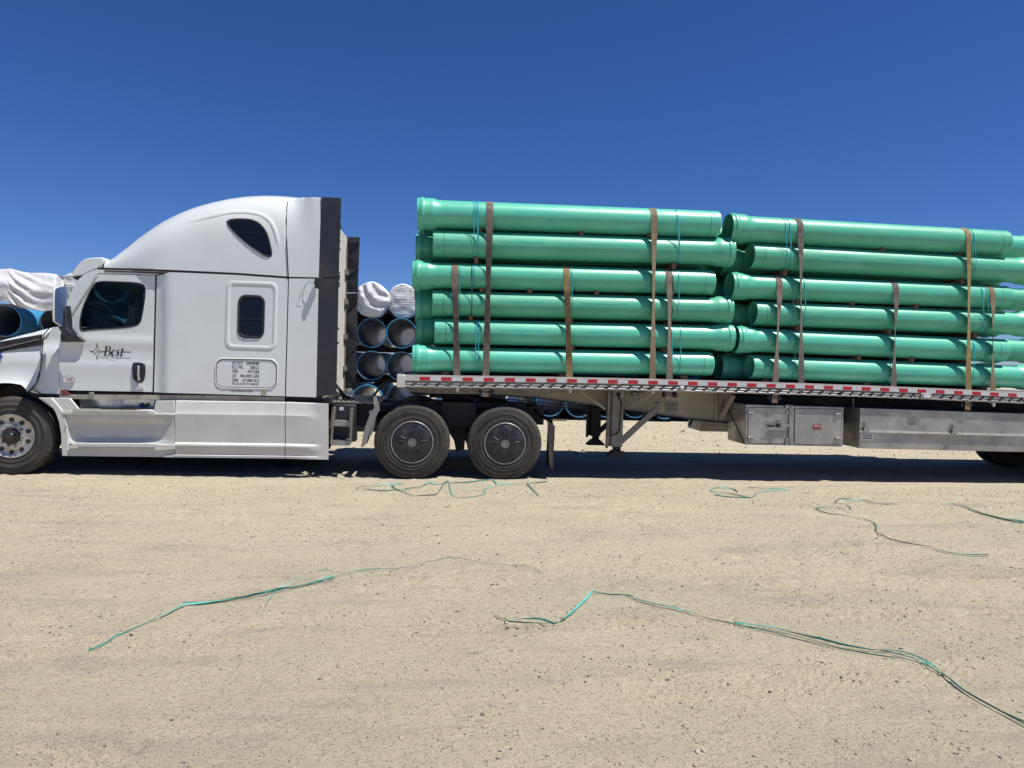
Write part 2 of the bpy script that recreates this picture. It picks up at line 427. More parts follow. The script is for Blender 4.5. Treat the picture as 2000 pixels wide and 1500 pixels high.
# ------------------------------------------------------------------ ground
def ground():
    def lines(a, b, st, far):
        inner = list(np.arange(a, b+1e-6, st)); g = st; lo = []; hi = []
        x = a
        while x > -far: g *= 1.35; x -= g; lo.append(x)
        g = st; x = b
        while x < far: g *= 1.35; x += g; hi.append(x)
        return np.array(lo[::-1]+inner+hi)
    xs = lines(-7.5, 9.5, 0.035, 3500); ys = lines(-8.3, 1.0, 0.028, 3500)
    X, Y = np.meshgrid(xs, ys, indexing='ij')
    rng = np.random.RandomState(3)
    def vn(x, y, seed):
        xi = np.floor(x).astype(np.int64); yi = np.floor(y).astype(np.int64); fx = x-xi; fy = y-yi
        fx = fx*fx*(3-2*fx); fy = fy*fy*(3-2*fy)
        def h(a, b):
            n = (a*374761393+b*668265263+seed*1442695041) & 0x7fffffff
            n = ((n ^ (n >> 13))*1274126177) & 0x7fffffff
            return ((n ^ (n >> 16)) & 0xffff)/65535.0
        return (h(xi, yi)*(1-fx)+h(xi+1, yi)*fx)*(1-fy)+(h(xi, yi+1)*(1-fx)+h(xi+1, yi+1)*fx)*fy-0.5
    pt = np.clip(0.5+2.2*vn(X*0.55+7, Y*0.9, 12), 0, 1.3)
    Z = 0.012*vn(X*0.8, Y*1.6, 1)+0.014*vn(X*2.3+3, Y*4.1, 2)+0.014*pt*vn(X*6.3, Y*8.0, 4)+0.012*pt*vn(X*11+Y*3, Y*13-X*4, 5)+0.010*pt*vn(X*25, Y*25, 6)
    # faint wheel tracks and tread scuffs running past the truck
    tr = np.zeros_like(X)
    for y0, k in ((-2.3, 0.02), (-4.2, -0.03), (-5.6, 0.05), (-6.6, 0.10)):
        d = Y-(y0+k*X+0.12*np.sin(X*0.5+y0))
        band = np.exp(-(d/0.16)**2)
        tr += band*(-0.008+0.011*np.sin((X*1.0+np.abs(d)*1.2)*2*np.pi/0.085)*(vn(X*1.3, Y*1.3, 9) > -0.05))
    Z = Z+tr
    m = np.clip(1-(np.abs(X-1)-7.0)/2.0, 0, 1)*np.clip((2.0-Y)/1.5, 0, 1)
    Z = Z*m
    nx, ny = X.shape
    co = np.stack([X, Y, Z], -1).reshape(-1, 3)
    idx = np.arange(nx*ny).reshape(nx, ny)
    q = np.stack([idx[:-1, :-1], idx[1:, :-1], idx[1:, 1:], idx[:-1, 1:]], -1).reshape(-1, 4)
    me = bpy.data.meshes.new('ground'); me.vertices.add(len(co)); me.vertices.foreach_set('co', co.ravel())
    me.loops.add(q.size); me.loops.foreach_set('vertex_index', q.ravel())
    me.polygons.add(len(q)); me.polygons.foreach_set('loop_start', np.arange(0, q.size, 4)); me.polygons.foreach_set('loop_total', np.full(len(q), 4))
    me.polygons.foreach_set('use_smooth', np.ones(len(q), dtype=bool)); me.update(); me.validate()
    o = bpy.data.objects.new('ground', me); COL.objects.link(o); o['kind'] = 'structure'
    m = bpy.data.materials.new('dry_dirt'); m.use_nodes = True; n = m.node_tree.nodes; l = m.node_tree.links; b = n['Principled BSDF']
    b.inputs['Roughness'].default_value = 0.95; b.inputs['Specular IOR Level'].default_value = 0.15
    tc = n.new('ShaderNodeTexCoord')
    def nz(sc, det=5, st=(1, 1, 1), rg=0.6):
        mp = n.new('ShaderNodeMapping'); mp.inputs['Scale'].default_value = st; l.new(tc.outputs['Object'], mp.inputs[0])
        t = n.new('ShaderNodeTexNoise'); t.inputs['Scale'].default_value = sc; t.inputs['Detail'].default_value = det; t.inputs['Roughness'].default_value = rg
        l.new(mp.outputs[0], t.inputs['Vector']); return t.outputs['Fac']
    def mr(v, a, b_, c=0.0, d=1.0):
        r = n.new('ShaderNodeMapRange'); l.new(v, r.inputs['Value'])
        for k, x in zip(('From Min', 'From Max', 'To Min', 'To Max'), (a, b_, c, d)): r.inputs[k].default_value = x
        return r.outputs[0]
    def mix(f, A, B):
        x = n.new('ShaderNodeMix'); x.data_type = 'RGBA'; l.new(f, x.inputs['Factor'])
        for k, v in (('A', A), ('B', B)):
            if isinstance(v, tuple): x.inputs[k].default_value = (*v, 1)
            else: l.new(v, x.inputs[k])
        return x.outputs['Result']
    c = mix(mr(nz(0.55, 6, (0.6, 1.5, 1)), 0.38, 0.62), (0.525, 0.462, 0.340), (0.472, 0.418, 0.312))
    c = mix(mr(nz(2.6, 6, (0.7, 1.4, 1)), 0.50, 0.68, 0, 0.55), c, (0.42, 0.37, 0.285))
    c = mix(mr(nz(9, 5), 0.50, 0.70, 0, 0.5), c, (0.48, 0.41, 0.30))
    c = mix(mr(nz(60, 4), 0.56, 0.66, 0, 0.42), c, (0.24, 0.205, 0.16))
    c = mix(mr(nz(24, 6, (1, 1.6, 1), .7), 0.55, 0.66, 0, 0.5), c, (0.25, 0.225, 0.185))
    c = mix(mr(nz(1.1, 7, (0.5, 2.2, 1), .7), 0.52, 0.64, 0, 0.65), c, (0.35, 0.31, 0.245))
    c = mix(mr(nz(0.8, 8, (0.35, 3.0, 1), .65), 0.56, 0.66, 0, 0.55), c, (0.56, 0.49, 0.37))
    # fine grit: small dark and pale grains
    for sc, thr, colr, fac in ((95, 0.22, (0.13, 0.115, 0.10), 0.85), (48, 0.17, (0.17, 0.155, 0.135), 0.8), (70, 0.17, (0.52, 0.46, 0.36), 0.7)):
        vo = n.new('ShaderNodeTexVoronoi'); vo.inputs['Scale'].default_value = sc; l.new(tc.outputs['Object'], vo.inputs['Vector'])
        sp = n.new('ShaderNodeSeparateColor'); l.new(vo.outputs['Color'], sp.inputs[0])
        g = n.new('ShaderNodeMath'); g.operation = 'GREATER_THAN'; l.new(sp.outputs[0], g.inputs[0]); g.inputs[1].default_value = 0.72
        h = mr(vo.outputs['Distance'], thr, thr+0.12, fac, 0.0)
        k = n.new('ShaderNodeMath'); k.operation = 'MULTIPLY'; l.new(g.outputs[0], k.inputs[0]); l.new(h, k.inputs[1])
        c = mix(k.outputs[0], c, colr)
    l.new(c, b.inputs['Base Color'])
    def bump(v, dist, prev=None):
        bp = n.new('ShaderNodeBump'); bp.inputs['Distance'].default_value = dist; bp.inputs['Strength'].default_value = 1.0; l.new(v, bp.inputs['Height'])
        if prev: l.new(prev, bp.inputs['Normal'])
        return bp.outputs[0]
    q1 = bump(nz(14, 8, (0.8, 1.3, 1), 0.65), 0.06)
    q2 = bump(nz(110, 5), 0.012, q1)
    l.new(q2, b.inputs['Normal'])
    me.materials.append(m)
    return co.reshape(nx, ny, 3), xs, ys
GR, GX, GY = ground()
def gz(x, y):
    i = int(np.clip(np.searchsorted(GX, x)-1, 0, len(GX)-2)); j = int(np.clip(np.searchsorted(GY, y)-1, 0, len(GY)-2))
    return float(GR[i:i+2, j:j+2, 2].mean())

def gravel():
    rng = np.random.RandomState(11)
    ico = bmesh.new(); bmesh.ops.create_icosphere(ico, subdivisions=1, radius=1.0)
    bv = np.array([v.co[:] for v in ico.verts]); bf = np.array([[v.index for v in f.verts] for f in ico.faces]); ico.free()
    V = []; F = []; MI = []; o = 0
    N1, N2 = 60000, 4500
    for i in range(N1+N2):
        if i < N1:
            y = rng.uniform(-8.2, -0.3); x = rng.uniform(-8.5, 11.0)
            if noise.noise(Vector((x*0.45, y*1.6, 3.0)))+0.5*noise.noise(Vector((x*1.7, y*3.1, 5.0)))+rng.uniform(-0.22, 0.22) < 0.02 and rng.rand() > 0.22: continue
            if y < -5.5 and abs(x-0.5*(y+10)/5) > 5.5: continue
            s = min(0.013, 0.0034*math.exp(abs(rng.normal(0, 0.5))))
        else:
            y = rng.uniform(2.6, 10.0); x = rng.uniform(-6, 14); s = min(0.05, 0.007*math.exp(abs(rng.normal(0, 0.6))))
        v = bv*rng.uniform(0.55, 1.2, (len(bv), 1))*np.array([s*rng.uniform(0.8, 1.7), s*rng.uniform(0.7, 1.1), s*rng.uniform(0.4, 0.85)])
        a = rng.uniform(0, 6.28); c_, s_ = math.cos(a), math.sin(a)
        v = v@np.array([[c_, s_, 0], [-s_, c_, 0], [0, 0, 1]])
        v = v+np.array([x, y, gz(x, y)+s*0.22]); V.append(v); F.append(bf+o); o += len(bv); MI += [int(rng.choice(4, p=[.36, .25, .17, .22]))]*len(bf)
    V = np.concatenate(V); F = np.concatenate(F)
    me = bpy.data.meshes.new('gravel'); me.vertices.add(len(V)); me.vertices.foreach_set('co', V.ravel())
    me.loops.add(F.size); me.loops.foreach_set('vertex_index', F.ravel()); me.polygons.add(len(F))
    me.polygons.foreach_set('loop_start', np.arange(0, F.size, 3)); me.polygons.foreach_set('loop_total', np.full(len(F), 3))
    for k, cc in enumerate(((0.38, 0.32, 0.23), (0.25, 0.23, 0.20), (0.40, 0.355, 0.28), (0.13, 0.12, 0.11))):
        me.materials.append(mat('pebble_stone', cc, 0.9, spec=0.2))
    me.polygons.foreach_set('material_index', MI); me.update(); me.validate()
    ob = bpy.data.objects.new('gravel', me); COL.objects.link(ob)
    tag(ob, 'loose pebbles and grit scattered over the dry dirt', 'gravel', kind='stuff')
gravel()

# ------------------------------------------------------------------ the tractor
YS, YD = 0.12, 0.185           # sleeper side plane, door side plane
YC = 1.30                      # centre line of the truck
def far(y): return 2*YC-y
truck = thing('semi_truck', (P(330, 900, 0.1).x, YC, 0), 'white sleeper cab semi truck with black side stripes, hitched to the loaded flatbed', 'truck')
T = truck

# roof fairing, built as a loft of cross sections
SEAM = [(130, 521), (196, 524), (330, 528), (461, 534), (563, 541.5), (665, 547)]
TOP = [(196, 506), (204, 502), (225, 481), (250, 459), (275, 442), (300, 428), (325, 417), (350, 407.5), (375, 400), (400, 394), (430, 388), (464, 383.5), (499, 382), (530, 383), (556, 385)]
HS = {}
def section(px, ytop, wnear, n=3.4, seg=22, drop=0.0):
    """half superellipse from near seam over the roof to the far seam"""
    s = P(px, interp(px, SEAM)-1.2, YS); x = s.x; hw = YC-wnear; pts = []
    lo, hi = 0.0, 2.2
    for _ in range(22):
        H = (lo+hi)/2; m_ = 1e9
        for k in range(13):
            a = math.pi*0.5*k/12; m_ = min(m_, proj((x, YC-hw*math.cos(a)**(2/n), s.z+H*math.sin(a)**(2/n)))[1])
        if m_ > ytop: lo = H
        else: hi = H
    HS[px] = H
    for k in range(seg+1):
        a = math.pi*k/seg
        c, q = math.cos(a), math.sin(a)
        v = max(0, q)**(2/n); pts.append((x+0.052*sstep(430, 556, px)*(1-v), YC-hw*math.copysign(abs(c)**(2/n), c), s.z+H*v))
    return pts
fm = MB(); rings = []
pxs = [196, 200, 205]+list(range(215, 556, 8))+[556.0]
for px in pxs:
    wn = YS + 0.10*(1-sstep(196, 330, px))
    n = 2.6+1.6*sstep(220, 430, px)
    rings.append(section(px, interp(px, TOP), wn, n, 30))
for px, yt_ in ((572, 387), (600, 389), (622, 390)): rings.append(section(px, yt_, YS+0.03, 4.2, 30))
# lean the rear edge as in the photograph (it runs back slightly towards the bottom)
fm.loft(rings)
def arch(px):       # crease on the fairing side
    return interp(px, [(300, 462), (330, 449), (370, 434), (410, 422), (450, 414.5), (480, 413), (505, 417), (525, 430), (538, 455), (543, 480)])
fair = fm.build('roof_fairing', M['white'], T, ang=50)
# crease on the fairing: a soft raised shoulder above the porthole
cp = [(300, 460), (330, 448), (370, 433), (410, 421), (450, 414), (480, 412.5), (505, 417), (524, 430), (537, 452), (543, 480), (545, 500)]
def fside(px, py, off=0.0):
    """near-side point of the fairing under a photograph pixel"""
    Y = YS+0.02
    for _ in range(6):
        q = P(px, py, Y); s = P(px, interp(px, SEAM), YS)
        u = min(0.97, max(0, (q.z-s.z)/interp(px, sorted(HS.items())))); n = 2.6+1.6*sstep(220, 430, px); wn = YS+0.10*(1-sstep(196, 330, px))
        Y = YC-(YC-wn)*(1-u**n)**(1/n)
    return Vector((q.x, Y-off, q.z))
def crease(cp, h, fi, fo, name):
    cc = []
    for i in range(len(cp)-1):
        p0, p1, p2_, p3 = [Vector(cp[max(0, min(len(cp)-1, i+k))]) for k in (-1, 0, 1, 2)]
        for q in range(5):
            t = q/5; cc.append(0.5*((2*p1)+(p2_-p0)*t+(2*p0-5*p1+4*p2_-p3)*t*t+(3*p1-p0-3*p2_+p3)*t**3))
    n = len(cc); rows = []
    for off, k in ((-9, -0.012), (-6, 0.30*h), (-3.5, 0.8*h), (-1.5, h), (0.5, 0.8*h), (2.5, 0.35*h), (4.5, -0.012)):
        row = []
        for i, c_ in enumerate(cc):
            d = (cc[min(i+1, n-1)]-cc[max(i-1, 0)]).normalized(); f = min(1, sstep(0, fi, i), sstep(0, fo, n-1-i))
            row.append(fside(c_.x-d.y*off, c_.y+d.x*off, -0.012+(k+0.012)*f))
        rows.append(row)
    m_ = MB(); m_.loft(rows); m_.build(name, M['white'], fair, ang=80)
crease([(340, 446), (355, 440), (375, 433.5), (410, 424), (445, 416.5), (480, 415), (507, 420), (525, 432), (536, 452), (542, 478), (545, 500), (546, 515)], 0.009, 18, 14, 'fairing_crease')
# porthole window on the fairing
ph = smoothpoly([(443, 434), (452, 429), (470, 428), (490, 429), (506, 435), (516, 445), (523, 460), (528, 480), (531, 499), (520, 501), (505, 493), (480, 476), (460, 458), (447, 444)], 2)
def patch(mb, pts, off, fun=fside):
    c = (sum(p[0] for p in pts)/len(pts), sum(p[1] for p in pts)/len(pts)); R_ = []
    for k in (1.0, 0.75, 0.5, 0.25, 0.02): R_.append([fun(c[0]+(x-c[0])*k, c[1]+(y-c[1])*k, off) for x, y in pts])
    mb.loft(R_, close=True); mb.add(R_[-1], [tuple(range(len(pts)))])
g = MB(); patch(g, ph, 0.006); win = g.build('porthole_window', M['glassd'], fair, ang=80)
g = MB(); c = (490, 462); outer = [fside(x, y, 0.001) for x, y in [(c[0]+(a-c[0])*1.05, c[1]+(b-c[1])*1.06) for a, b in ph]]; inner = [fside(x, y, 0.010) for x, y in ph]
inn = [fside(x, y, 0.006) for x, y in [(c[0]+(a-c[0])*.96, c[1]+(b-c[1])*.96) for a, b in ph]]
g.loft([outer, inner, inn], close=True); g.build('window_seal', M['gasket'], win)
g = MB(); g.tube([fside(455, 453, 0.008), fside(524, 456, 0.008)], 0.0025, 6); g.build('window_bar', M['gasket'], win)

# upper rear extenders (white, then black), near side and far side
def exty(z, dp):
    z0 = P(556, interp(556, SEAM), YS).z; u = min(0.93, max(0, (z-z0)/(HS[556.0]-dp*0.0073))); return (YC-YS)*(1-(1-u**4.2)**(1/4.2))-0.004
def extender(y0, sgn, dp=0):
    nm = 'side_extender'
    top = [(556.8, 385+dp), (575, 381+dp), (585, 379.3+dp), (598, 383.5+dp), (627, 385+dp)]
    up = w2([(563.8, 540.5)]+[(560.5, 480), (558.3, 420)]+top+[(622.5, 541.5)], YS)
    mb = MB(); skin(mb, up, y0, lambda x, z: sgn*exty(z, dp)*(1-0.92*sstep(P(560, 450, YS).x, P(612, 450, YS).x, x)), thick=0.03*sgn, step=0.06)
    e = mb.build(nm, M['white'], T, ang=60)
    mb = MB(); mb.tube([P(x, y+dp*(541-y)/155, YS)+Vector((0, (y0-YS)+sgn*(exty(P(x, y+dp*(541-y)/155, YS).z, dp)-0.001), 0)) for x, y in [(563.3, 541), (560.3, 480), (558.2, 430), (557, 405), (556.4, 395), (556.2, 388)]], 0.008, 6); mb.build('edge_seal', M['gasket'], e)
    mb = MB(); skin(mb, w2([(627.3, 385+dp), (666, 386.5+dp), (661, 541.5), (622.8, 541.5)], YS), y0+sgn*0.003, lambda x, z: 0.0, thick=0.03*sgn, step=0.08)
    mb.build('black_edge', M['blackp'], e)
    mb = MB(); skin(mb, w2([(564.5, 544), (622.3, 544.5), (617.5, 776), (558.5, 774)], YS), y0, None, thick=0.03*sgn)
    e2 = mb.build(nm, M['white'], T)
    mb = MB(); skin(mb, w2([(622.5, 544.5), (661, 543.5), (656.5, 772), (617.8, 774)], YS), y0+sgn*0.003, None, thick=0.03*sgn)
    mb.build('black_edge', M['blackp'], e2)
    return e, e2
ex = extender(YS, 1)
exf = extender(far(YS), -1, 22)
# inner struts and brackets on the far extender (seen across the gap), and on the near one
for ee, yy, sg in ((exf, far(YS)-0.05, -1), (ex, YS+0.05, 1)):
    for e, z0, z1 in ((ee[0], P(640, 541, YS).z, P(640, 416, YS).z), (ee[1], P(640, 770, YS).z, P(640, 546, YS).z)):
        xa = P(627, 600, YS).x; xb = P(662, 600, YS).x; H = z1-z0; mb = MB()
        mb.bar((xa, yy, z0+0.02), (xa, yy, z1-0.02), 0.03, 0.05)
        for k in range(2):
            a = z0+H*(0.04+0.5*k); mb.bar((xa+.01, yy, a+H*0.21), (xb, yy, a+H*0.03), 0.02, 0.018); mb.bar((xa+.01, yy, a+H*0.24), (xb, yy, a+H*0.42), 0.02, 0.018)
            for q in (0.02, 0.22, 0.44): mb.box(xa-0.03, xa+0.07, yy-0.045*max(sg, 0)-0.0, yy+0.045, a+H*q-0.02, a+H*q+0.02)
        mb.bar((xa, yy, z0+.025), (xb, yy, z0+.025), 0.03, 0.03); mb.bar((xa, yy, z1-.04), (xb, yy, z1-.04), 0.03, 0.03)
        build_split(mb, 'strut', M['gasket'], e, smooth=False)

# sleeper body: near skin with recessed window surround, far skin, back wall, floor, roof deck
sl_out = w2([(297.6, 766.5), (303.3, 538), (331, 531.5), (461, 537), (562.3, 544.3), (556, 774), (430, 770)], YS)
xt0, xt1 = P(303, 650, YS).x, P(330, 650, YS).x
def sleeper_y(x, z): return 0.058*(1-sstep(xt0, xt1, x))
mb = MB(); skin(mb, sl_out, YS, sleeper_y, thick=0.04, step=0.05)
sleeper = mb.build('sleeper_body', M['white'], T, ang=50)
mb = MB(); skin(mb, sl_out, far(YS), None, thick=-0.04); mb.build('far_side_wall', M['white'], T)
xb_ = P(633, 600, YS).x; xf_ = P(128, 700, YD).x; zfl = P(300, 772, YS).z; zrf = P(461, 540, YS).z
mb = MB(); mb.box(xb_-0.02, xb_, YS+0.08, far(YS)-0.06, zfl, P(600, 408, YS).z)
bw = mb.build('sleeper_back_wall', M['cream'], T, bevel=0.01)
mb = MB()
for k in (0, 6): mb.box(xb_+.001, xb_+0.02, YS+0.25+k*0.32, YS+0.30+k*0.32, zfl+0.05, P(600, 430, YS).z)
for zz in (0.35, 0.9, 1.5, 2.0): mb.box(xb_+.002, xb_+0.05, far(YS)-0.32, far(YS)-0.14, zfl+zz, zfl+zz+0.09)
build_split(mb, 'wall_rib', M['aludull'], bw)
mb = MB(); mb.box(P(300, 770, YS).x, xb_-0.02, YS+0.06, far(YS)-0.06, zfl, zfl+0.04); mb.box(xf_, P(300, 770, YS).x, YD+0.06, far(YD)-0.06, zfl-0.02, zfl+0.02)
mb.build('cab_floor', M['black'], T)
mb = MB(); mb.box(P(200, 530, YS).x, xb_-0.02, YS+0.06, far(YS)-0.06, P(330, 533, YS).z-0.01, P(330, 533, YS).z+0.01); mb.build('cab_ceiling', M['interior'], T)
mb = MB(); mb.box(P(312, 600, YS).x, P(315, 600, YS).x, YS+0.10, far(YS)-0.07, zfl+0.04, P(330, 540, YS).z-0.03); mb.build('curtain', M['seat'], T)

# window surround of the sleeper
def surround(o, i, Y, h, name, mt, parent):
    m_ = MB(); ring(m_, w2(shear(o), Y), w2(shear(i), Y), Y-0.001, h); return m_.build(name, mt, parent, ang=80)
surround(rrect(440, 549, 541.5, 683, 14), rrect(450, 558, 533, 674, 9), YS, 0.009, 'window_surround', M['white'], sleeper)
wo = rrect(464.5, 576, 517, 661, 15); wi = rrect(468.5, 581, 512.5, 656, 12)
mb = MB(); mb.prism(w2(shear(wo), YS), YS-0.006, YS+0.01); sw = mb.build('sleeper_window', M['glassd'], sleeper, smooth=False)
surround(wo, wi, YS-0.006, 0.007, 'window_seal', M['gasket'], sw)
mb = MB(); mb.tube([P(466, 622.5, YS-0.008), P(514, 624.5, YS-0.008)], 0.004, 6); mb.build('window_bar', M['gasket'], sw)
# storage door outline with the registration lettering
dr = rrect(419.5, 699.5, 543, 760, 17, 8); dr2 = rrect(421.5, 701.5, 541, 758, 15.5, 8); dr3 = rrect(423.5, 703.5, 539, 756, 14, 8)
mb = MB(); ring(mb, w2(shear(dr, 0.02), YS), w2(shear(dr3, 0.02), YS), YS-0.001, 0.008, ((0, 0), (0.25, 1), (0.45, 1.0), (0.55, 0.0), (1, 0.0)))
hatch = mb.build('luggage_hatch_trim', M['white'], sleeper, ang=30)
mb = MB(); ring(mb, w2(shear(dr2, 0.02), YS), w2(shear(dr3, 0.02), YS), YS-0.002, 0.0015, ((0.2, 1), (0.8, 1))); mb.build('hatch_gap', M['gasket'], hatch)
ZT = YS-0.0012
def line(l, r, y0, y1, lx=453.5, rx=506):
    wch = (rx-lx)/15.0
    a = P(lx, y1, ZT); b = P(lx, y0, ZT)
    hh = b.z-a.z
    mb = MB()
    lw = P(lx+len(l)*wch*1.04, y1, ZT).x
    r0 = P(rx-len(r)*wch*1.04, y1, ZT).x; r1 = P(rx, y1, ZT).x
    for dx, dy in ((-0.0011, 0), (0.0011, 0.0001), (0, 0.0002)):
        text(l, a.x+dx, lw+dx, a.z, a.z+hh, ZT-dy, None, None, out=mb, slope=0.0)
        zz = P(rx-20, y1+1.0, ZT).z; text(r, r0+dx, r1+dx, zz, zz+hh, ZT-dy, None, None, out=mb, slope=0.0)
    mb.build('registration_lettering', M['ink'], sleeper, smooth=False)
line('US DOT', '3009848', 705.3, 711.6); line('ICC MC', '28521', 713.4, 719.8); line('VIN', 'MV7558', 721.8, 728.2)
line('US', '80,000 LBS', 730.4, 736.9, rx=506); line('CDN', '47,000 KG', 739, 745.6)
ptext('WA, OR, ID, MT, WY  86,000 LBS', 453.5, 747.2, 505, 752, ZT, M['ink'], sleeper, name='registration_lettering', bold=0.015)
ptext('FIRE EXTINGUISHER INSIDE', 450.5, 761.5, 494, 765.4, ZT, M['ink'], sleeper, name='notice_lettering', bold=0.01)
mb = MB(); mb.pbox(510, 762, 520.5, 770.5, YS-0.006, YS+0.005); mb.build('round_latch', M['grime'], sleeper, bevel=0.01)
# thin dark lip between the fairing and the cab
mb = MB(); mb.loft([[P(px, interp(px, SEAM)+dy, YS+0.012) for px in range(190, 631, 20)] for dy in (-1.6, 2.6)]); mb.build('seam_gasket', M['gasket'], T)

# near door with its window opening; yf gives the belt-line sculpting
door_px = [(119.5, 762), (116.5, 752), (116.3, 672), (131.5, 634), (150, 601), (172, 567), (191, 535.5), (302.5, 538), (297, 765.5)]
dw = smoothpoly([(157, 648), (154.5, 630), (159, 605), (169, 580), (180, 558), (190, 548), (230, 549.5), (268, 551), (284, 556), (285, 575), (279, 615), (274, 634), (256, 640), (215, 643), (175, 645)], 2)
def doory(x, z):
    zb = P(200, 664, YD).z; zc = P(200, 700, YD).z
    v = -0.020*sstep(zb+0.02, zb-0.04, z)*0                                    # keep plane below
    t = sstep(zb+0.10, zb-0.01, z)
    v += -0.014*t+0.012*sstep(zb-0.012, zb-0.16, z)
    v += -0.009*sstep(zc-0.02, zc-0.06, z)+0.010*sstep(zc-0.05, zc-0.35, z)
    return v
for side in (0, 1):
    mb = MB()
    Y0 = YD if side == 0 else far(YD)
    skin(mb, w2(door_px, YD), Y0, (lambda x, z: doory(x, z)) if side == 0 else None, holes=[w2(dw, YD)], thick=0.05 if side == 0 else -0.05, step=0.04)
    door = mb.build('door', M['white'], T, ang=50)
    if side == 0: DOOR = door
    mb = MB(); skin(mb, w2(dw, YD), Y0+(0.02 if side == 0 else -0.02), None, thick=0.005); wn = mb.build('door_window', M['glass'], door, smooth=False)
    c = (220, 597); inn = [(c[0]+(a-c[0])*0.955, c[1]+(b-c[1])*0.945) for a, b in dw]
    mb = MB(); ring(mb, w2(dw, YD), w2(inn, YD), Y0-(0.002 if side == 0 else -0.002), 0.004 if side == 0 else -0.004); mb.build('window_seal', M['gasket'], wn)
mb = MB(); mb.pprism([(288, 536), (312, 539), (308, 768), (286, 767)], YD+0.052, YD+0.075); mb.pprism([(108, 640), (124, 640), (124, 768), (106, 768)], YD+0.055, YD+0.08); mb.pprism([(188, 526), (320, 528), (320, 541), (184, 539)], YD+0.055, YD+0.08); mb.pprism([(557, 430), (570, 430), (570, 772), (553, 772)], YS+0.045, YS+0.07); mb.pprism([(613, 542), (630, 542), (630, 772), (612, 772)], YS+0.034, YS+0.05); mb.pprism([(618, 538), (664, 539), (663, 549), (618, 548)], YS+0.034, YS+0.045)
build_split(mb, 'door_frame', M['gasket'], T, smooth=False)
# door handle
hp = smoothpoly([(259, 710), (264, 707.5), (280, 708.5), (285, 713), (285, 728), (282, 744), (275, 747.5), (264, 745), (259.5, 738)], 2)
mb = MB(); mb.prism(w2(hp, YD), YD-0.024, YD+0.01); hd = mb.build('door_handle', M['gasket'], DOOR, bevel=0.008)
mb = MB(); mb.tube([P(270.5, 715, YD-.03), P(270.3, 722, YD-0.05), P(270, 732, YD-0.052), P(271.5, 743, YD-0.03)], 0.016, 8); mb.build('grip', M['alloy'], hd)
mb = MB(); mb.pbox(262, 749, 282, 759, YD-0.024, YD-0.012); mb.build('sticker', M['sticker'], DOOR, smooth=False)
ptext('Caution', 264, 752, 272, 754.5, YD-0.026, M['inkg'], DOOR, name='sticker_lettering'); ptext('watch step', 265, 756, 279, 757.6, YD-0.026, M['inkg'], DOOR, name='sticker_lettering')
# oval sticker low on the door
def oval(px, py, rx, ry, Y, n=28): return w2([(px+rx*math.cos(2*math.pi*k/n), py+ry*math.sin(2*math.pi*k/n)) for k in range(n)], Y)
mb = MB(); mb.prism(oval(135.5, 741.5, 12.2, 8, YD), YD-0.022, YD-0.01); ov = mb.build('oval_sticker', mat('grey_sticker', (0.30, 0.32, 0.36), .4), DOOR, smooth=False)
mb = MB(); mb.prism(oval(135.5, 741.5, 10.5, 6.4, YD), YD-0.0235, YD-0.022); mb.build('sticker_face', M['sticker'], ov, smooth=False)
mb = MB()
for q in range(3): mb.pbox(128+q, 737.5+q*3, 143-q, 739.1+q*3, YD-0.025, YD-0.0236)
mb.build('sticker_lettering', mat('faded_red_print', (0.36, 0.18, 0.20), .5), ov, smooth=False)
# company lettering on the door
YL = YD-0.012
onl = lambda x, z: YD+doory(x, z)-0.0015
star = []
for (x, y) in [(189.5, 669.5), (190.6, 680), (193.5, 684), (199.5, 687), (193.8, 690), (191, 693.5), (188.9, 703.5), (187.6, 693.5), (184.5, 690), (178.5, 687), (184.6, 684), (187.8, 680)]: star.append((x, y))
mb = MB()
n_ = len(star); pts = w2(star, YL)
for i in range(n_):
    a = pts[i]; b = pts[(i+1) % n_]; mb.bar((a[0], YL, a[1]), (b[0], YL, b[1]), 0.002, 0.0065)
mb.pbox(175, 685.8, 182, 687.4, YL, YL+.002); mb.pbox(197, 685.9, 207, 687.6, YL, YL+.002); mb.pbox(238, 686.6, 255, 688.3, YL, YL+.002)
text('ns', P(185.5, 688, YL).x, P(193.5, 688, YL).x, P(189, 689, YL).z, P(189, 684.5, YL).z, YL, None, None, shearx=0.4, bold=0.01, out=mb)
for q in mb.v: q.y = onl(q.x, q.z)
mb.build('company_emblem', M['ink'], DOOR, smooth=False)
mb = MB()
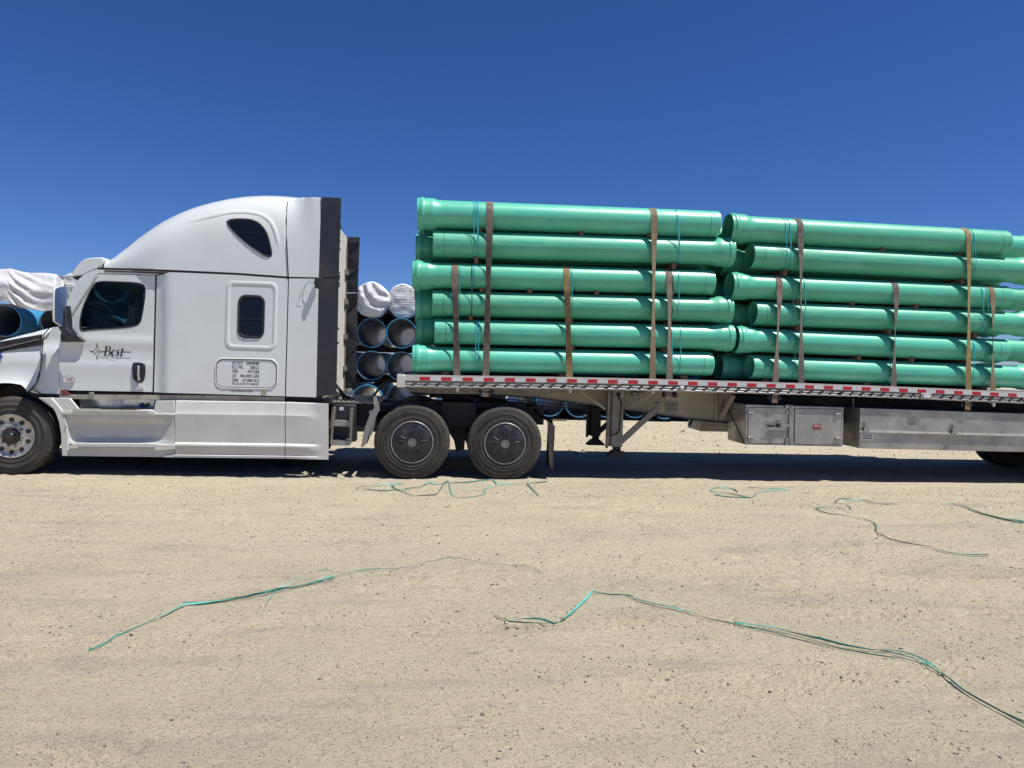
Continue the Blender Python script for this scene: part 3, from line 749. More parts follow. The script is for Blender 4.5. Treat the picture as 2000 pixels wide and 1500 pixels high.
def serif_glyphs():
    # bold italic serif letters drawn as polygons: x in em, y 0..1 cap height
    def sh(p): return [(x+0.24*y, y) for x, y in p]
    def stroke(c, w_):            # variable width stroke
        L = []; Rr = []
        for i, (x, y) in enumerate(c):
            a = Vector(c[max(i-1, 0)]); b = Vector(c[min(i+1, len(c)-1)]); d = (b-a).normalized(); n = Vector((-d.y, d.x))*w_[i]/2
            L.append((x+n.x, y+n.y)); Rr.append((x-n.x, y-n.y))
        return [(L[i], L[i+1], Rr[i+1], Rr[i]) for i in range(len(c)-1)]
    q = []
    q += [((0.10, 0), (0.30, 0), (0.30, 1), (0.10, 1)), ((0, 0), (0.38, 0), (0.38, 0.05), (0, 0.05)), ((0, .95), (0.38, .95), (0.38, 1), (0, 1))]
    q += stroke([(0.30, .97), (0.5, .97), (0.62, .88), (0.62, .66), (0.5, .54), (0.3, .53)], [.05, .07, .17, .17, .07, .05])
    q += stroke([(0.30, .52), (0.54, .52), (0.70, .40), (0.69, .16), (0.54, .03), (0.3, .03)], [.05, .07, .19, .19, .07, .05])
    e = [(0.84, .36), (1.12, .40), (1.22, .52), (1.16, .64), (1.04, .66), (0.92, .55), (0.87, .32), (1.04, .10), (1.06, .02), (1.20, .08), (1.28, .17)]
    q += stroke(e, [.05, .05, .10, .07, .06, .15, .19, .17, .12, .07, .04])
    s_ = [(1.72, .52), (1.70, .64), (1.58, .67), (1.47, .58), (1.50, .44), (1.66, .30), (1.68, .13), (1.56, .02), (1.42, .05), (1.38, .20)]
    q += stroke(s_, [.04, .06, .08, .14, .18, .19, .14, .08, .07, .04])
    q += [((1.90, .08), (2.08, .08), (2.08, .86), (1.90, .80)), ((1.80, .62), (2.24, .62), (2.24, .67), (1.80, .67))]
    q += stroke([(1.99, .12), (2.03, .03), (2.12, .02), (2.26, .12)], [.17, .12, .08, .04])
    return [sh(p) for p in q]
a = P(200.5, 694.8, YL); b = P(243, 677, YL); sx = (b.x-a.x)/2.40; sz = (P(200.5, 676.2, YL).z-a.z)
for k_, quad in enumerate(serif_glyphs()):
    mb.add([(a.x+x*sx, onl(a.x+x*sx, a.z+y*sz)-0.00012*k_, a.z+y*sz) for x, y in quad], [(0, 1, 2, 3)])
mb.build('company_lettering', M['ink'], DOOR, smooth=False)
ptext('Source Transport Ltd', 193, 695.8, 253, 700.8, YL, M['inkg'], DOOR, name='company_lettering', shearx=0.35, bold=0.004, yfun=onl)
ptext('www.bestsource.ca', 207, 702.1, 229, 703.8, YL, M['inkg'], DOOR, name='web_lettering', bold=0.01, yfun=onl)

# A pillar, cowl side, hood, windscreen, visor
for side in (0, 1):
    Y0 = YD if side == 0 else far(YD); k = 1 if side == 0 else -1
    mb = MB(); skin(mb, w2([(130, 633.5), (130, 592), (142, 565), (154, 545), (172, 529.5), (196, 525), (331, 529.5), (329, 531), (304, 536.8), (190.8, 534), (171, 566), (149, 600)], YD), Y0, None, thick=0.06*k)
    mb.build('cab_pillar', M['white'], T)
    mb = MB(); skin(mb, w2([(97, 641), (114, 636.5), (127, 634), (129, 634), (115.5, 671), (115.3, 752), (118.5, 764), (121, 769.5), (70, 768.5), (58.5, 765.5), (71, 748), (77, 735), (81, 700), (84, 672), (86, 654)], YD), Y0,
                    (lambda x, z: 0.05*sstep(P(0, 690, YD).z, P(0, 660, YD).z, z)) if side == 0 else None, thick=0.06*k, step=0.06)
    mb.build('cowl_panel', M['white'], T, ang=60)
mb = MB(); mb.add([P(131, 636, YD+0.06), P(156, 543, YD+0.06), P(156, 543, YD+0.06)+Vector((0, 2.1, 0)), P(131, 636, YD+0.06)+Vector((0, 2.1, 0))], [(0, 1, 2, 3)])
mb.build('windscreen', M['glass'], T, smooth=False)
vis = smoothpoly([(136.5, 537.5), (150, 519), (160, 509), (170, 504), (190, 502.5), (203, 502.5), (199, 515), (193, 524.5), (176, 529), (160, 539)], 1)
mb = MB(); mb.prism(w2(vis, YD), YD-0.005, far(YD)+0.005); v_ = mb.build('sun_visor', M['white'], T, bevel=0.02)
mb = MB()
for q in (0.12, 0.35, 1.1, 1.75, 1.98): mb.add([P(141, 531, YD)+Vector((0, q, 0)), P(153, 515, YD)+Vector((0, q, 0)), P(150, 513, YD)+Vector((0, q, 0.0)), P(139, 528, YD)+Vector((0, q, 0)),
                                              P(141, 531, YD)+Vector((0, q+.12, 0)), P(153, 515, YD)+Vector((0, q+.12, 0)), P(150, 513, YD)+Vector((0, q+.12, 0)), P(139, 528, YD)+Vector((0, q+.12, 0))],
                                             [(0, 1, 2, 3), (4, 5, 6, 7), (0, 4, 5, 1), (1, 5, 6, 2), (2, 6, 7, 3), (3, 7, 4, 0)])
build_split(mb, 'marker_light', M['redlens'], v_)
mb = MB(); mb.pprism([(138, 539), (160, 540), (172, 531), (158, 549), (150, 547)], YD+0.02, far(YD)-0.02); mb.build('visor_underside', M['gasket'], v_)
mb = MB(); mb.bar(P(132.5, 628, YD-.004), P(189, 539, YD-.004), 0.01, 0.022); mb.build('door_weatherstrip', M['grime'], T)
# hood
HT = [(-178, 768), (-165, 735), (-140, 714), (-100, 697), (-50, 677), (0, 660.8), (45, 649.5), (79, 640.4), (91, 637.5), (98, 639)]
HSEAM = [(640, 96), (652, 87), (671, 83.5), (700, 80.5), (735, 76), (748, 70), (765, 57)]
def hbot(px):
    if px < -82: return interp(px, [(-178, 850), (-90, 858), (-82, 850)])
    return 852-math.sqrt(max(0, 104**2-(px-20)**2))
def hood_ring(px, u=0.0):
    yt = interp(px, HT); yb = hbot(min(px, 57)) if u == 0 else 748+17*u
    nose = 0.55*sstep(-110, -178, px)
    zt = P(px, yt, 0.45).z; zb = P(px, yb, 0.12).z
    zv = lambda py: P(px, py, 0.2).z
    if u > 0: zt = P(40+56*u, interp(40+56*u, HT), 0.45).z
    prof = [(0.10, zb), (0.112, zb+0.02), (0.125, zb+0.04), (0.15, zb+0.12), (0.165, zv(712)), (0.15, zv(700)), (0.195, zv(686)), (0.205, zt-0.11), (0.225, zt-0.065), (0.28, zt-0.022), (0.40, zt), (0.9, zt+0.02), (1.3, zt+0.03)]
    row = []; last = zb
    for y, z in prof:
        z = max(z, last+0.0005) if y <= 1.3 else z; last = z
        if u > 0:
            py = proj((P(60, 700, 0.15).x, y, z))[1]
            x = P(40, 700, 0.15).x*(1-u)+P(interp(py, HSEAM), py, 0.15).x*u
        else: x = P(px, (yt+yb)/2, 0.2).x
        row.append((x, y+nose*(1-(y-0.1)/1.2), z))
    return row+[(q[0], 2*YC-q[1], q[2]) for q in reversed(row[:-1])]
rings = [hood_ring(px) for px in list(range(-178, -80, 12))+[-82, -78, -70, -60, -45, -30, -15, 0, 15, 30, 40]]+[hood_ring(40, u) for u in (0.2, 0.4, 0.6, 0.8, 0.9, 1.0)]
mb = MB(); mb.loft(rings); hood = mb.build('hood', M['white'], T, ang=55)
mb = MB(); mb.pprism([(-70, 690), (0, 667.5), (40, 660), (81.5, 653), (81, 674), (40, 680.5), (3, 687), (-50, 701)], 0.178, 0.30); vent = mb.build('hood_vent', M['black'], hood, smooth=False)
mb = MB(); mb.bar(P(-55, 693, 0.172), P(76, 662.5, 0.172), 0.01, 0.010); mb.build('vent_trim', M['steel'], vent)
mb = MB(); pts = []
for k in range(18):
    a = 2*math.pi*k/18; r = 9 if k % 2 == 0 else 4; pts.append((-4+r*math.cos(a), 695+r*math.sin(a)))
mb.prism(w2(pts, 0.14), 0.14, 0.16); mb.build('star_emblem', M['decalblue'], hood, smooth=False)
mb = MB(); mb.tube([P(97.5, 640, 0.18), P(86.5, 652, 0.18), P(84, 670, 0.17), P(82, 690, 0.16), P(80, 712, 0.14), P(76.5, 737, 0.13), P(70, 750, 0.12), P(57, 766, 0.12)], 0.007, 6); mb.build('hood_seal', M['gasket'], hood)
# bumper and radiator mass (outside the frame to the left, kept simple but solid)
mb = MB(); xa = P(-180, 860, 0.3).x; mb.box(xa-0.15, xa+0.35, 0.35, far(0.35), 0.30, 0.78); mb.build('bumper', M['white'], T, bevel=0.06)
mb = MB(); xa = P(-125, 800, 0.5).x; mb.box(xa, P(100, 700, 0.5).x, 0.45, far(0.45), 0.80, P(0, 705, .4).z); mb.build('engine_bay', M['black'], T)
mb = MB(); xa = P(-172, 800, 0.9).x; mb.box(xa, xa+0.3, 0.72, far(0.72), 0.80, P(-170, 760, .9).z)
for k in range(6): mb.box(xa-0.02, xa, 0.74, far(0.74), 0.86+k*0.10, 0.90+k*0.10)
mb.build('front_grille', M['gasket'], T)
# wheel arch liner (dark)
mb = MB(); arc = []
for k in range(19):
    a = math.radians(8+164*k/18); arc.append(P(22+100*math.cos(a), 852-100*math.sin(a), 0.16))
mb.loft([[q for q in arc], [q+Vector((0, 0.75, 0)) for q in arc]]); mb.build('wheel_arch_liner', M['gasket'], T)

# mirror on its black arm
mir = MB()
a1 = P(107.5, 562, -0.30); a2 = P(107, 628, -0.30); b1 = P(130.5, 560, 0.0); b2 = P(128.5, 640, 0.0)
def mirror_pts(off):
    o = []
    a_top, a_bot, b_top, b_bot = a1+Vector((off, 0, -.01)), a2+Vector((off, 0, .0)), b1+Vector((off, 0, 0)), b2+Vector((off, 0, -0.02))
    for t in (0.0, 0.25, .5, .75, 1.0): o.append(a_top.lerp(b_top, t)+Vector((0, 0, 0.02*math.sin(math.pi*t))))
    for t in (0.25, 0.5, 0.75): o.append(b_top.lerp(b_bot, t))
    for t in (0.0, 0.5, 1.0): o.append(b_bot.lerp(a_bot, t))
    for t in (0.75, 0.5, 0.25): o.append(a_top.lerp(a_bot, t)+Vector((0, -0.012, 0)))
    return o
mir.loft([mirror_pts(-0.03), mirror_pts(-0.02), mirror_pts(0.0)], close=True, cap=True)
mh = mir.build('mirror', M['white'], T, bevel=0.015)
c0 = sum(mirror_pts(0), Vector())/14
mb = MB(); mb.loft([[c0+(q-c0)*k+Vector((0.004+0.010*(1-k*k), 0, 0)) for q in mirror_pts(0)] for k in (0.98, 0.7, 0.45, 0.2, 0.02)], close=True); mb.build('mirror_glass', M['mirror'], mh, ang=80)
mb = MB(); mb.pprism([(120, 598), (127, 595), (130, 620), (131, 640), (141, 652), (135, 660), (121, 652), (113, 641), (114, 620)], -0.10, 0.06)
mb.pprism([(117, 668), (116.5, 652), (128, 642), (140, 646), (148, 650), (166, 667.5)], YD-0.075, YD-0.015)
mb.build('mirror_arm', M['blackp'], mh, ang=60, bevel=0.02)

# grab wire fitting on the rear of the sleeper
mb = MB(); mb.pprism([(615, 543), (621, 543), (621, 563), (616, 563), (613, 553)], YS-0.10, YS-0.02); gh = mb.build('work_light', M['gasket'], T, bevel=0.008)
mb = MB(); mb.tube([P(614, 552, YS-.07), P(603, 552, YS-0.05), P(597, 553, YS-0.005)], 0.004, 6); mb.tube([P(601, 553, YS-0.03), P(590, 565, YS-0.02), P(584, 585, YS-0.02), P(583.5, 594, YS-0.005), P(589, 596, YS-0.003)], 0.002, 6); mb.build('light_cable', M['steel'], gh)

# belt strip beneath the doors
mb = MB(); skin(mb, w2([(116, 770.5), (430, 772.5), (556, 776), (556, 785.5), (340, 782), (116, 779)], 0.17), 0.17, None, thick=0.04); bs = mb.build('sill_strip', M['grime'], T)
mb = MB(); mb.pprism([(116, 762.5), (128, 763), (137, 771), (122, 771)], YD-0.02, YD+0.02); mb.build('side_marker', M['amber'], bs)
mb = MB(); mb.pbox(173.5, 766, 182.5, 775.5, 0.15, 0.18); mb.build('latch_plate', M['steel'], bs, bevel=0.004)
mb = MB(); mb.pbox(60, 768, 330, 776.5, 0.22, 1.0); mb.pbox(556, 776, 645, 790, 0.25, 1.2); mb.build('underbody', M['black'], T, smooth=False)

# chassis fairings (skirts)
def skirt_profile(t):     # t 0 top .. 1 bottom -> outward offset
    return interp(t, [(0, 0.055), (0.015, 0.04), (0.20, 0.012), (0.235, 0.0), (0.50, 0.012), (0.735, 0.020), (0.765, -0.014), (0.79, -0.018), (0.95, 0.020), (0.962, -0.012), (1, -0.008)])
def skirt(pxs_, top, bot, Y, fade=None, name='side_skirt', fun=None):
    mb = MB(); rows = []
    ts = [0, 0.015, 0.06, 0.12, 0.20, 0.235, 0.3, 0.4, 0.5, 0.6, 0.7, 0.735, 0.75, 0.765, 0.79, 0.85, 0.9, 0.95, 0.962, 1]
    for px in pxs_:
        row = []; yt = interp(px, top); yb = interp(px, bot)
        for t in ts:
            o = skirt_profile(t)
            if fade: k = sstep(fade[0], fade[1], px); o = o*(1-k)+0.012*k
            if fun: o = fun(px, t, o)
            row.append(P(px, yt+(yb-yt)*t, Y)+Vector((0, o, 0)))
        row += [q+Vector((0, 0.04, 0)) for q in reversed(row)]
        rows.append(row)
    mb.loft(rows, close=True, cap=True)
    return mb.build(name, M['skirt'], T, ang=22)
STOP = [(100, 776), (340, 782.5), (557, 785.5), (642, 788.5)]; SBOT = [(122, 890), (340, 893), (557, 895.5), (638, 898)]
skirt([341.5, 380, 420, 460, 500, 540, 556], STOP, SBOT, 0.055)
skirt([557.5, 565, 580, 595, 605, 612, 620, 630, 636, 640.5], STOP, SBOT, 0.055, fade=(600, 628))
# front skirt with the entry steps
def pocket(px, t, o):
    k = sstep(128, 150, px)*(1-sstep(285, 335, px))
    return o*0+0.012+0.11*k*sstep(0.15, 0.33, t)*(1-sstep(0.80, 0.96, t)*0.55)
mb = MB(); rows = []
for px in [122, 128, 134, 142, 150, 165, 185, 205, 225, 245, 265, 285, 300, 315, 328, 340.5]:
    row = []
    for t in [0, 0.05, 0.15, 0.2, 0.26, 0.33, 0.45, 0.6, 0.7, 0.8, 0.88, 0.96, 1.0]:
        yt = 809+(px-122)*0.004; yb = 867.5+(px-122)*0.006
        row.append(P(px, yt+(yb-yt)*t, 0.055)+Vector((0, pocket(px, t, 0), 0)))
    row += [q+Vector((0, 0.04, 0)) for q in reversed(row)]; rows.append(row)
mb.loft(rows, close=True, cap=True); fsk = mb.build('step_fairing', M['skirt'], T, ang=40)
mb = MB(); mb.pprism([(136, 777.5), (156, 802), (122, 803), (100, 796), (74, 777)], 0.07, 0.11); mb.pprism([(304, 783), (340.5, 782.5), (340.5, 808.5), (306, 806), (300, 802)], 0.06, 0.10)
archo = [(74, 777), (88, 783), (100, 793), (109, 807), (115, 825), (119, 850), (121, 890.5)]
archi = [(122, 890.5), (131, 890.5), (133, 850), (129, 825), (122, 803), (110, 788), (100, 777)]
mb.pprism(archo+archi, 0.045, 0.12); build_split(mb, 'fender_panel', M['skirt'], fsk, bevel=0.006)
mb = MB()
mb.pprism([(122, 803.5), (160, 800.5), (296, 801.5), (306, 807), (340.5, 808.3), (340.5, 811.5), (306, 811), (122, 809.5)], 0.035, 0.42)
st = mb.build('upper_step', M['skirt'], fsk, bevel=0.006)
mb = MB(); mb.box(P(143, 803, .03).x, P(292, 803, .03).x, 0.025, 0.05, P(200, 808.5, .03).z, P(200, 805, .03).z)
for k in range(34):
    x = P(143, 803, .03).x+0.03*k
    if x > P(290, 803, .03).x: break
    mb.box(x, x+0.014, 0.028, 0.30, P(200, 802.5, .03).z, P(200, 800.0, .03).z)
mb.build('tread_plate', M['alloy'], st)
mb = MB(); mb.box(P(195, 803, .05).x, P(264, 803, .05).x, 0.08, 0.2, P(200, 801.5, .03).z, P(200, 798.5, .03).z+.01); mb.build('tread_grip', M['gasket'], st)
mb = MB(); mb.pprism([(154, 777), (302, 779.5), (299, 803), (158, 802)], 0.42, 0.44); kp = mb.build('kick_plate', mat('polished_kick_plate', (.55, .58, .63), .22, .9, var=(.4, .42, .46), vscale=5), fsk)
mb = MB(); mb.pprism([(272, 788), (280, 786), (284, 793), (281, 796), (271, 794)], 0.413, 0.42); mb.build('blue_decal', M['decalblue'], kp, smooth=False)
mb = MB(); mb.pprism([(280, 790), (290, 786), (293, 792), (285, 797)], 0.411, 0.419); mb.build('green_decal', M['green'], kp, smooth=False)
mb = MB()
mb.pprism([(134, 872), (145, 865.5), (300, 866.5), (312, 868), (340.5, 868.5), (340.5, 878.5), (305, 880), (136, 876.5)], 0.035, 0.26)
ls = mb.build('lower_step', M['skirt'], fsk, bevel=0.006)
mb = MB(); mb.box(P(152, 870, .03).x, P(302, 870, .03).x, 0.026, 0.05, P(200, 874.6, .03).z, P(200, 871.8, .03).z); mb.build('tread_plate', M['steel'], ls)
mb = MB(); mb.box(P(166, 866, .1).x, P(308, 866, .1).x, 0.10, 0.16, P(200, 868.2, .1).z, P(200, 864, .1).z); mb.build('tread_grip', M['gasket'], ls)
mb = MB(); mb.pprism([(131, 877), (340.5, 879.5), (340.5, 893), (131, 890.5)], 0.075, 0.12); mb.pprism([(325, 889.5), (340.5, 888), (340.5, 893.3), (320, 893)], 0.05, 0.075)
mb.build('lower_panel', M['skirt'], fsk)
mb = MB(); mb.lathe([(0, 0.008), (0.03, 0.008)], P(128, 834, 0.03), seg=10, caps=True); mb.build('bolt', M['gasket'], fsk)
mb = MB(); mb.pprism([(125, 812), (640, 800), (636, 888), (125, 886)], 0.50, 1.0); mb.pprism([(125, 812), (640, 800), (636, 888), (125, 886)], far(1.0), far(0.3)); mb.build('fuel_tank', M['black'], T, bevel=0.08)

# ------------------------------------------------------------------ wheels
def tyre(mb, c, Rr, W, face):
    """outer face at y=c.y, going inward (+W*face)"""
    f = face
    prof = [(0.035*f, 0.292), (0.012*f, 0.305), (0.004*f, 0.33), (0.0, 0.36), (0.0015*f, 0.372), (0.006*f, 0.378), (0.004*f, 0.385), (0.008*f, 0.42), (0.004*f, 0.425), (0.012*f, 0.45), (0.022*f, 0.475),
            (0.018*f, 0.485), (0.034*f, Rr-0.022), (0.045*f, Rr-0.006), (0.055*f, Rr), (0.085*f, Rr), (0.088*f, Rr-0.012), (0.096*f, Rr-0.012), (0.099*f, Rr), (0.14*f, Rr+.001), (0.143*f, Rr-0.012), (0.151*f, Rr-0.012),
            (0.154*f, Rr), ((W-0.045)*f, Rr), ((W-0.03)*f, Rr-0.01), ((W-0.01)*f, Rr-0.06), (W*f, 0.40), ((W-0.01)*f, 0.31), ((W-0.04)*f, 0.292)]
    def mod(k, i, r):
        if 12 <= i <= 13 or 23 <= i <= 24: return r-(0.010 if k % 4 == 0 else 0)
        return r
    mb.lathe(prof, c, seg=160, mod=mod)
def letters_ring(mb, c, r, s, a0, f=1):
    for i, ch in enumerate(s):
        if ch == ' ': continue
        a = math.radians(a0-i*5.2); t = Vector((math.sin(a), 0, -math.cos(a)))*1
        p = Vector(c)+Vector((math.cos(a)*r, -0.0035*f, math.sin(a)*r))
        mb.bar(p+Vector((math.cos(a), 0, math.sin(a)))*-0.014, p+Vector((math.cos(a), 0, math.sin(a)))*0.014, 0.006, 0.016)
def front_wheel(px, py, Y, f=1):
    c = P(px, py, 0.10); c = Vector((c.x+0.02, Y, 0.53)); mb = MB(); tyre(mb, c, 0.537, 0.29, f)
    wh = bpy.data.objects.new('front_wheel', None); COL.objects.link(wh); wh.parent = T; wh['_o'] = T['_o']
    ty = mb.build('tyre', M['rubber'], wh, ang=50)
    mb = MB()
    mb.lathe([(0.03*f, 0.298), (0.0, 0.300), (-0.002*f, 0.292), (0.006*f, 0.284), (0.018*f, 0.270), (0.020*f, 0.235), (0.028*f, 0.205), (0.022*f, 0.178), (0.016*f, 0.15), (0.016*f, 0.118), (0.03*f, 0.115)], c, seg=96)
    rim = mb.build('rim', M['alloy'], wh, ang=60)
    mb = MB()
    for k in range(10):
        a = 2*math.pi*(k+0.5)/10; p = c+Vector((math.cos(a)*0.222, 0.017*f, math.sin(a)*0.222))
        mb.lathe([(0.02*f, 0.030), (-0.004*f, 0.030), (-0.0045*f, 0.001)], p, seg=20)
    build_split(mb, 'hand_hole', M['gasket'], wh)
    mb = MB()
    for k in range(10):
        a = 2*math.pi*k/10; p = c+Vector((math.cos(a)*0.142, 0.0, math.sin(a)*0.142))
        mb.lathe([(0.016*f, 0.021), (0.002*f, 0.021), (0.0, 0.016), (-0.022*f, 0.016), (-0.026*f, 0.010), (-0.026*f, 0.001)], p, seg=6)
    build_split(mb, 'wheel_nut', M['steel'], wh, ang=20)
    mb = MB(); mb.lathe([(0.03*f, 0.117), (-0.01*f, 0.115), (-0.02*f, 0.10), (-0.018*f, 0.075), (-0.03*f, 0.07), (-0.034*f, 0.05), (-0.04*f, 0.045), (-0.042*f, 0.002)], c, seg=32); mb.build('hub', mat('dark_hub', (.045, .045, .047), .35, .5), rim)
    return wh
front_wheel(20.5, 852, 0.07)
front_wheel(20.5, 852, far(0.07), -1)

def drive_wheel(x, Y, f=1, cover=True):
    c = Vector((x, Y, 0.535)); mb = MB(); tyre(mb, c, 0.543, 0.27, f)
    wh = bpy.data.objects.new('drive_wheel', None); COL.objects.link(wh); wh.parent = T; wh['_o'] = T['_o']
    ty = mb.build('tyre', M['rubber'], wh, ang=50)
    mb = MB(); mb.tube([c+Vector((0.455*math.cos(a), -0.012*f+.022*f, 0.455*math.sin(a))) for a in [2*math.pi*k/96 for k in range(96)]], 0.003, 4, closed=True)
    mb.tube([c+Vector((0.395*math.cos(a), 0.001*f, 0.395*math.sin(a))) for a in [2*math.pi*k/96 for k in range(96)]], 0.003, 4, closed=True)
    letters_ring(mb, c, 0.435, 'XXXXXXXX XXXXX', 305, f); letters_ring(mb, c, 0.435, 'XXXXXXX XXX', 150, f)
    mb.build('sidewall_marking', M['rubber'], ty)
    mb = MB(); mb.lathe([(0.05*f, 0.298), (0.0, 0.306), (-0.005*f, 0.300), (-0.002*f, 0.290), (0.02*f, 0.285)], c, seg=96); rim = mb.build('rim', M['steel'], wh, ang=60)
    mb = MB(); mb.lathe([(0.012*f, 0.289), (0.004*f, 0.284), (-0.012*f, 0.24), (-0.024*f, 0.17), (-0.030*f, 0.10), (-0.028*f, 0.075), (-0.018*f, 0.070), (-0.018*f, 0.001)], c, seg=96)
    cv = mb.build('wheel_cover', M['cover'], wh, ang=35)
    mb = MB()
    for k in range(5):
        for d, h in ((-0.16, 1), (0.16, 1)):
            a = math.radians(90+72*k)+d
            u = Vector((math.cos(a), 0, math.sin(a))); p0 = c+u*0.105+Vector((0, -0.030*f, 0)); p1 = c+u*0.215+Vector((0, -0.016*f, 0))
            mb.tube([p0, p0.lerp(p1, .5)+Vector((0, -.003*f, 0)), p1], [0.009, 0.012, 0.003], 6)
    build_split(mb, 'cover_rib', M['cover'], wh, ang=70)
    mb = MB(); mb.lathe([(-0.016*f, 0.066), (-0.026*f, 0.062), (-0.026*f, 0.048), (-0.020*f, 0.045), (-0.020*f, 0.001)], c, seg=32); hb = mb.build('hub_badge', M['aludull'], cv)
    mb = MB(); tri = [c+Vector((0.034*math.cos(math.radians(90+120*k)), -0.0235*f, 0.034*math.sin(math.radians(90+120*k)))) for k in range(3)]
    for k in range(3): mb.bar(tri[k], tri[(k+1) % 3], 0.006, 0.013)
    mb.build('badge_mark', M['steel'], hb)
    return wh
XD1 = P(805, 863, 0.03).x; XD2 = P(986.4, 867, 0.03).x
for x in (XD1, XD2):
    drive_wheel(x, 0.03); drive_wheel(x, far(0.03), -1)
    mb = MB(); tyre(mb, Vector((x, 0.345, 0.535)), 0.54, 0.26, 1); tyre(mb, Vector((x, far(0.345), 0.535)), 0.54, 0.26, -1); build_split(mb, 'inner_tyre', M['rubber'], T, ang=50)
    mb = MB(); mb.lathe([(0, 0.08), (2.2, 0.08)], (x, 0.2, 0.52), seg=20, caps=True); mb.lathe([(-.2, 0.10), (-.12, 0.2), (.12, .2), (.2, .1)], (x, YC, 0.52), seg=20); mb.build('axle', M['black'], T)

# ------------------------------------------------------------------ rear chassis of the tractor
mb = MB()
for yy in (0.86, far(0.94)):
    mb.box(P(300, 800, .9).x, P(1062, 800, .9).x, yy, yy+0.08, 0.74, 1.03)
for px in (640, 700, 760, 895, 1050): mb.box(P(px, 800, .9).x-0.05, P(px, 800, .9).x+0.05, 0.94, far(0.94), 0.80, 1.0)
mb.build('chassis_frame', M['black'], T, bevel=0.006)
mb = MB()   # suspension hangers, springs and shock absorbers
for x, s in ((XD1, 1), (XD2, 1)):
    for yy in (0.66, far(0.80)):
        mb.box(x-0.42, x+0.20, yy, yy+0.12, 0.40, 0.52)
        mb.lathe([(0.0, 0.10), (0.05, 0.14), (0.13, 0.14), (0.19, 0.11)], (x+0.34, yy+0.05, 0.55), axis='Z', seg=20, caps=True)
        mb.box(x+0.24, x+0.46, yy-0.02, yy+0.14, 0.44, 0.54)
        mb.box(x-0.50, x-0.38, yy, yy+0.12, 0.38, 0.78)
        mb.tube([(x+0.30, yy-0.02, 0.42), (x+0.22, yy-0.02, 0.85)], 0.035, 8)
for yy in (0.62, far(0.70)):
    xm = (XD1+XD2)/2
    mb.prism([(xm-0.20, 1.0), (xm+0.20, 1.0), (xm+0.12, 0.62), (xm+0.10, 0.36), (xm-0.02, 0.33), (xm-0.06, 0.5), (xm-0.14, 0.62)], yy, yy+0.08)
build_split(mb, 'suspension', M['black'], T, bevel=0.006)
mb = MB()   # shadowy equipment beneath the deck plate: cross boxes and air tanks
mb.box(P(700, 800, .5).x, P(880, 800, .5).x, 0.50, 0.84, 0.92, 1.04)
mb.lathe([(0, .001), (0.02, 0.12), (0.55, 0.12), (0.57, 0.001)], (P(690, 820, .6).x, 0.70, 0.80), axis='X', seg=20)
mb.box(P(655, 800, .4).x, P(735, 800, .4).x, 0.52, 0.8, 0.62, 1.04)
mb.box(XD1+0.40, XD2-0.40, 0.45, 0.85, 0.74, 1.1)
mb.box(XD1-0.35, XD2+0.35, 0.55, 0.85, 1.0, 1.10)
mb.build('air_tank', M['black'], T, bevel=0.01)
mb = MB()   # fifth wheel
xm = (XD1+XD2)/2
mb.prism([(xm-0.45, 1.17), (xm+0.10, 1.20), (xm+0.50, 1.10), (xm+0.50, 1.06), (xm+0.1, 1.14), (xm-0.45, 1.13)], YC-0.48, YC+0.48); mb.box(xm-0.25, xm+0.25, YC-0.42, YC+0.42, 1.02, 1.13)
mb.build('fifth_wheel', M['black'], T, bevel=0.01)
# catwalk
mb = MB(); mb.box(P(641, 790, .3).x, P(740, 790, .3).x, 0.45, far(0.45), 1.045, 1.065); 
for k in range(9): mb.box(P(641, 790, .3).x+0.01+k*0.075, P(641, 790, .3).x+0.04+k*0.075, 0.45, far(0.45), 1.065, 1.075)
mb.build('catwalk', M['aludull'], T)
# ladder steps behind the skirt
mb = MB()
lp = lambda px, py: P(px, py, 0.16)
for a, b, c_, d in ((654, 795, 647.5, 866), (688.5, 797, 684.5, 866)):
    mb.bar(lp(a, b), lp(c_, d), 0.14, 0.018)
    mb.bar(P(a-2, b, .35), P(c_-2, d-30, .35), 0.14, 0.018)
ld = mb.build('step_ladder', M['aludull'], T)
for y0, y1, xa_, xb2 in ((823.5, 832, 651.5, 686), (861, 869.5, 648, 682.5)):
    mb = MB(); a = lp(xa_, y1); b = lp(xb2, y0); mb.box(a.x, b.x, 0.14, 0.34, a.z, b.z)
    for k in range(7): mb.box(a.x+0.01+k*0.034, a.x+0.03+k*0.034, 0.138, 0.34, b.z, b.z+0.008)
    mb.build('step_tread', M['steel'], ld)
mb = MB(); mb.box(lp(645, 800).x, lp(692, 800).x, 0.36, 0.62, lp(650, 866).z, lp(650, 792).z); mb.build('battery_box', M['blackp'], T, bevel=0.01)
mb = MB(); mb.pbox(663, 795, 671, 801.5, 0.352, 0.358); mb.build('warning_label', M['sticker'], ld, smooth=False)
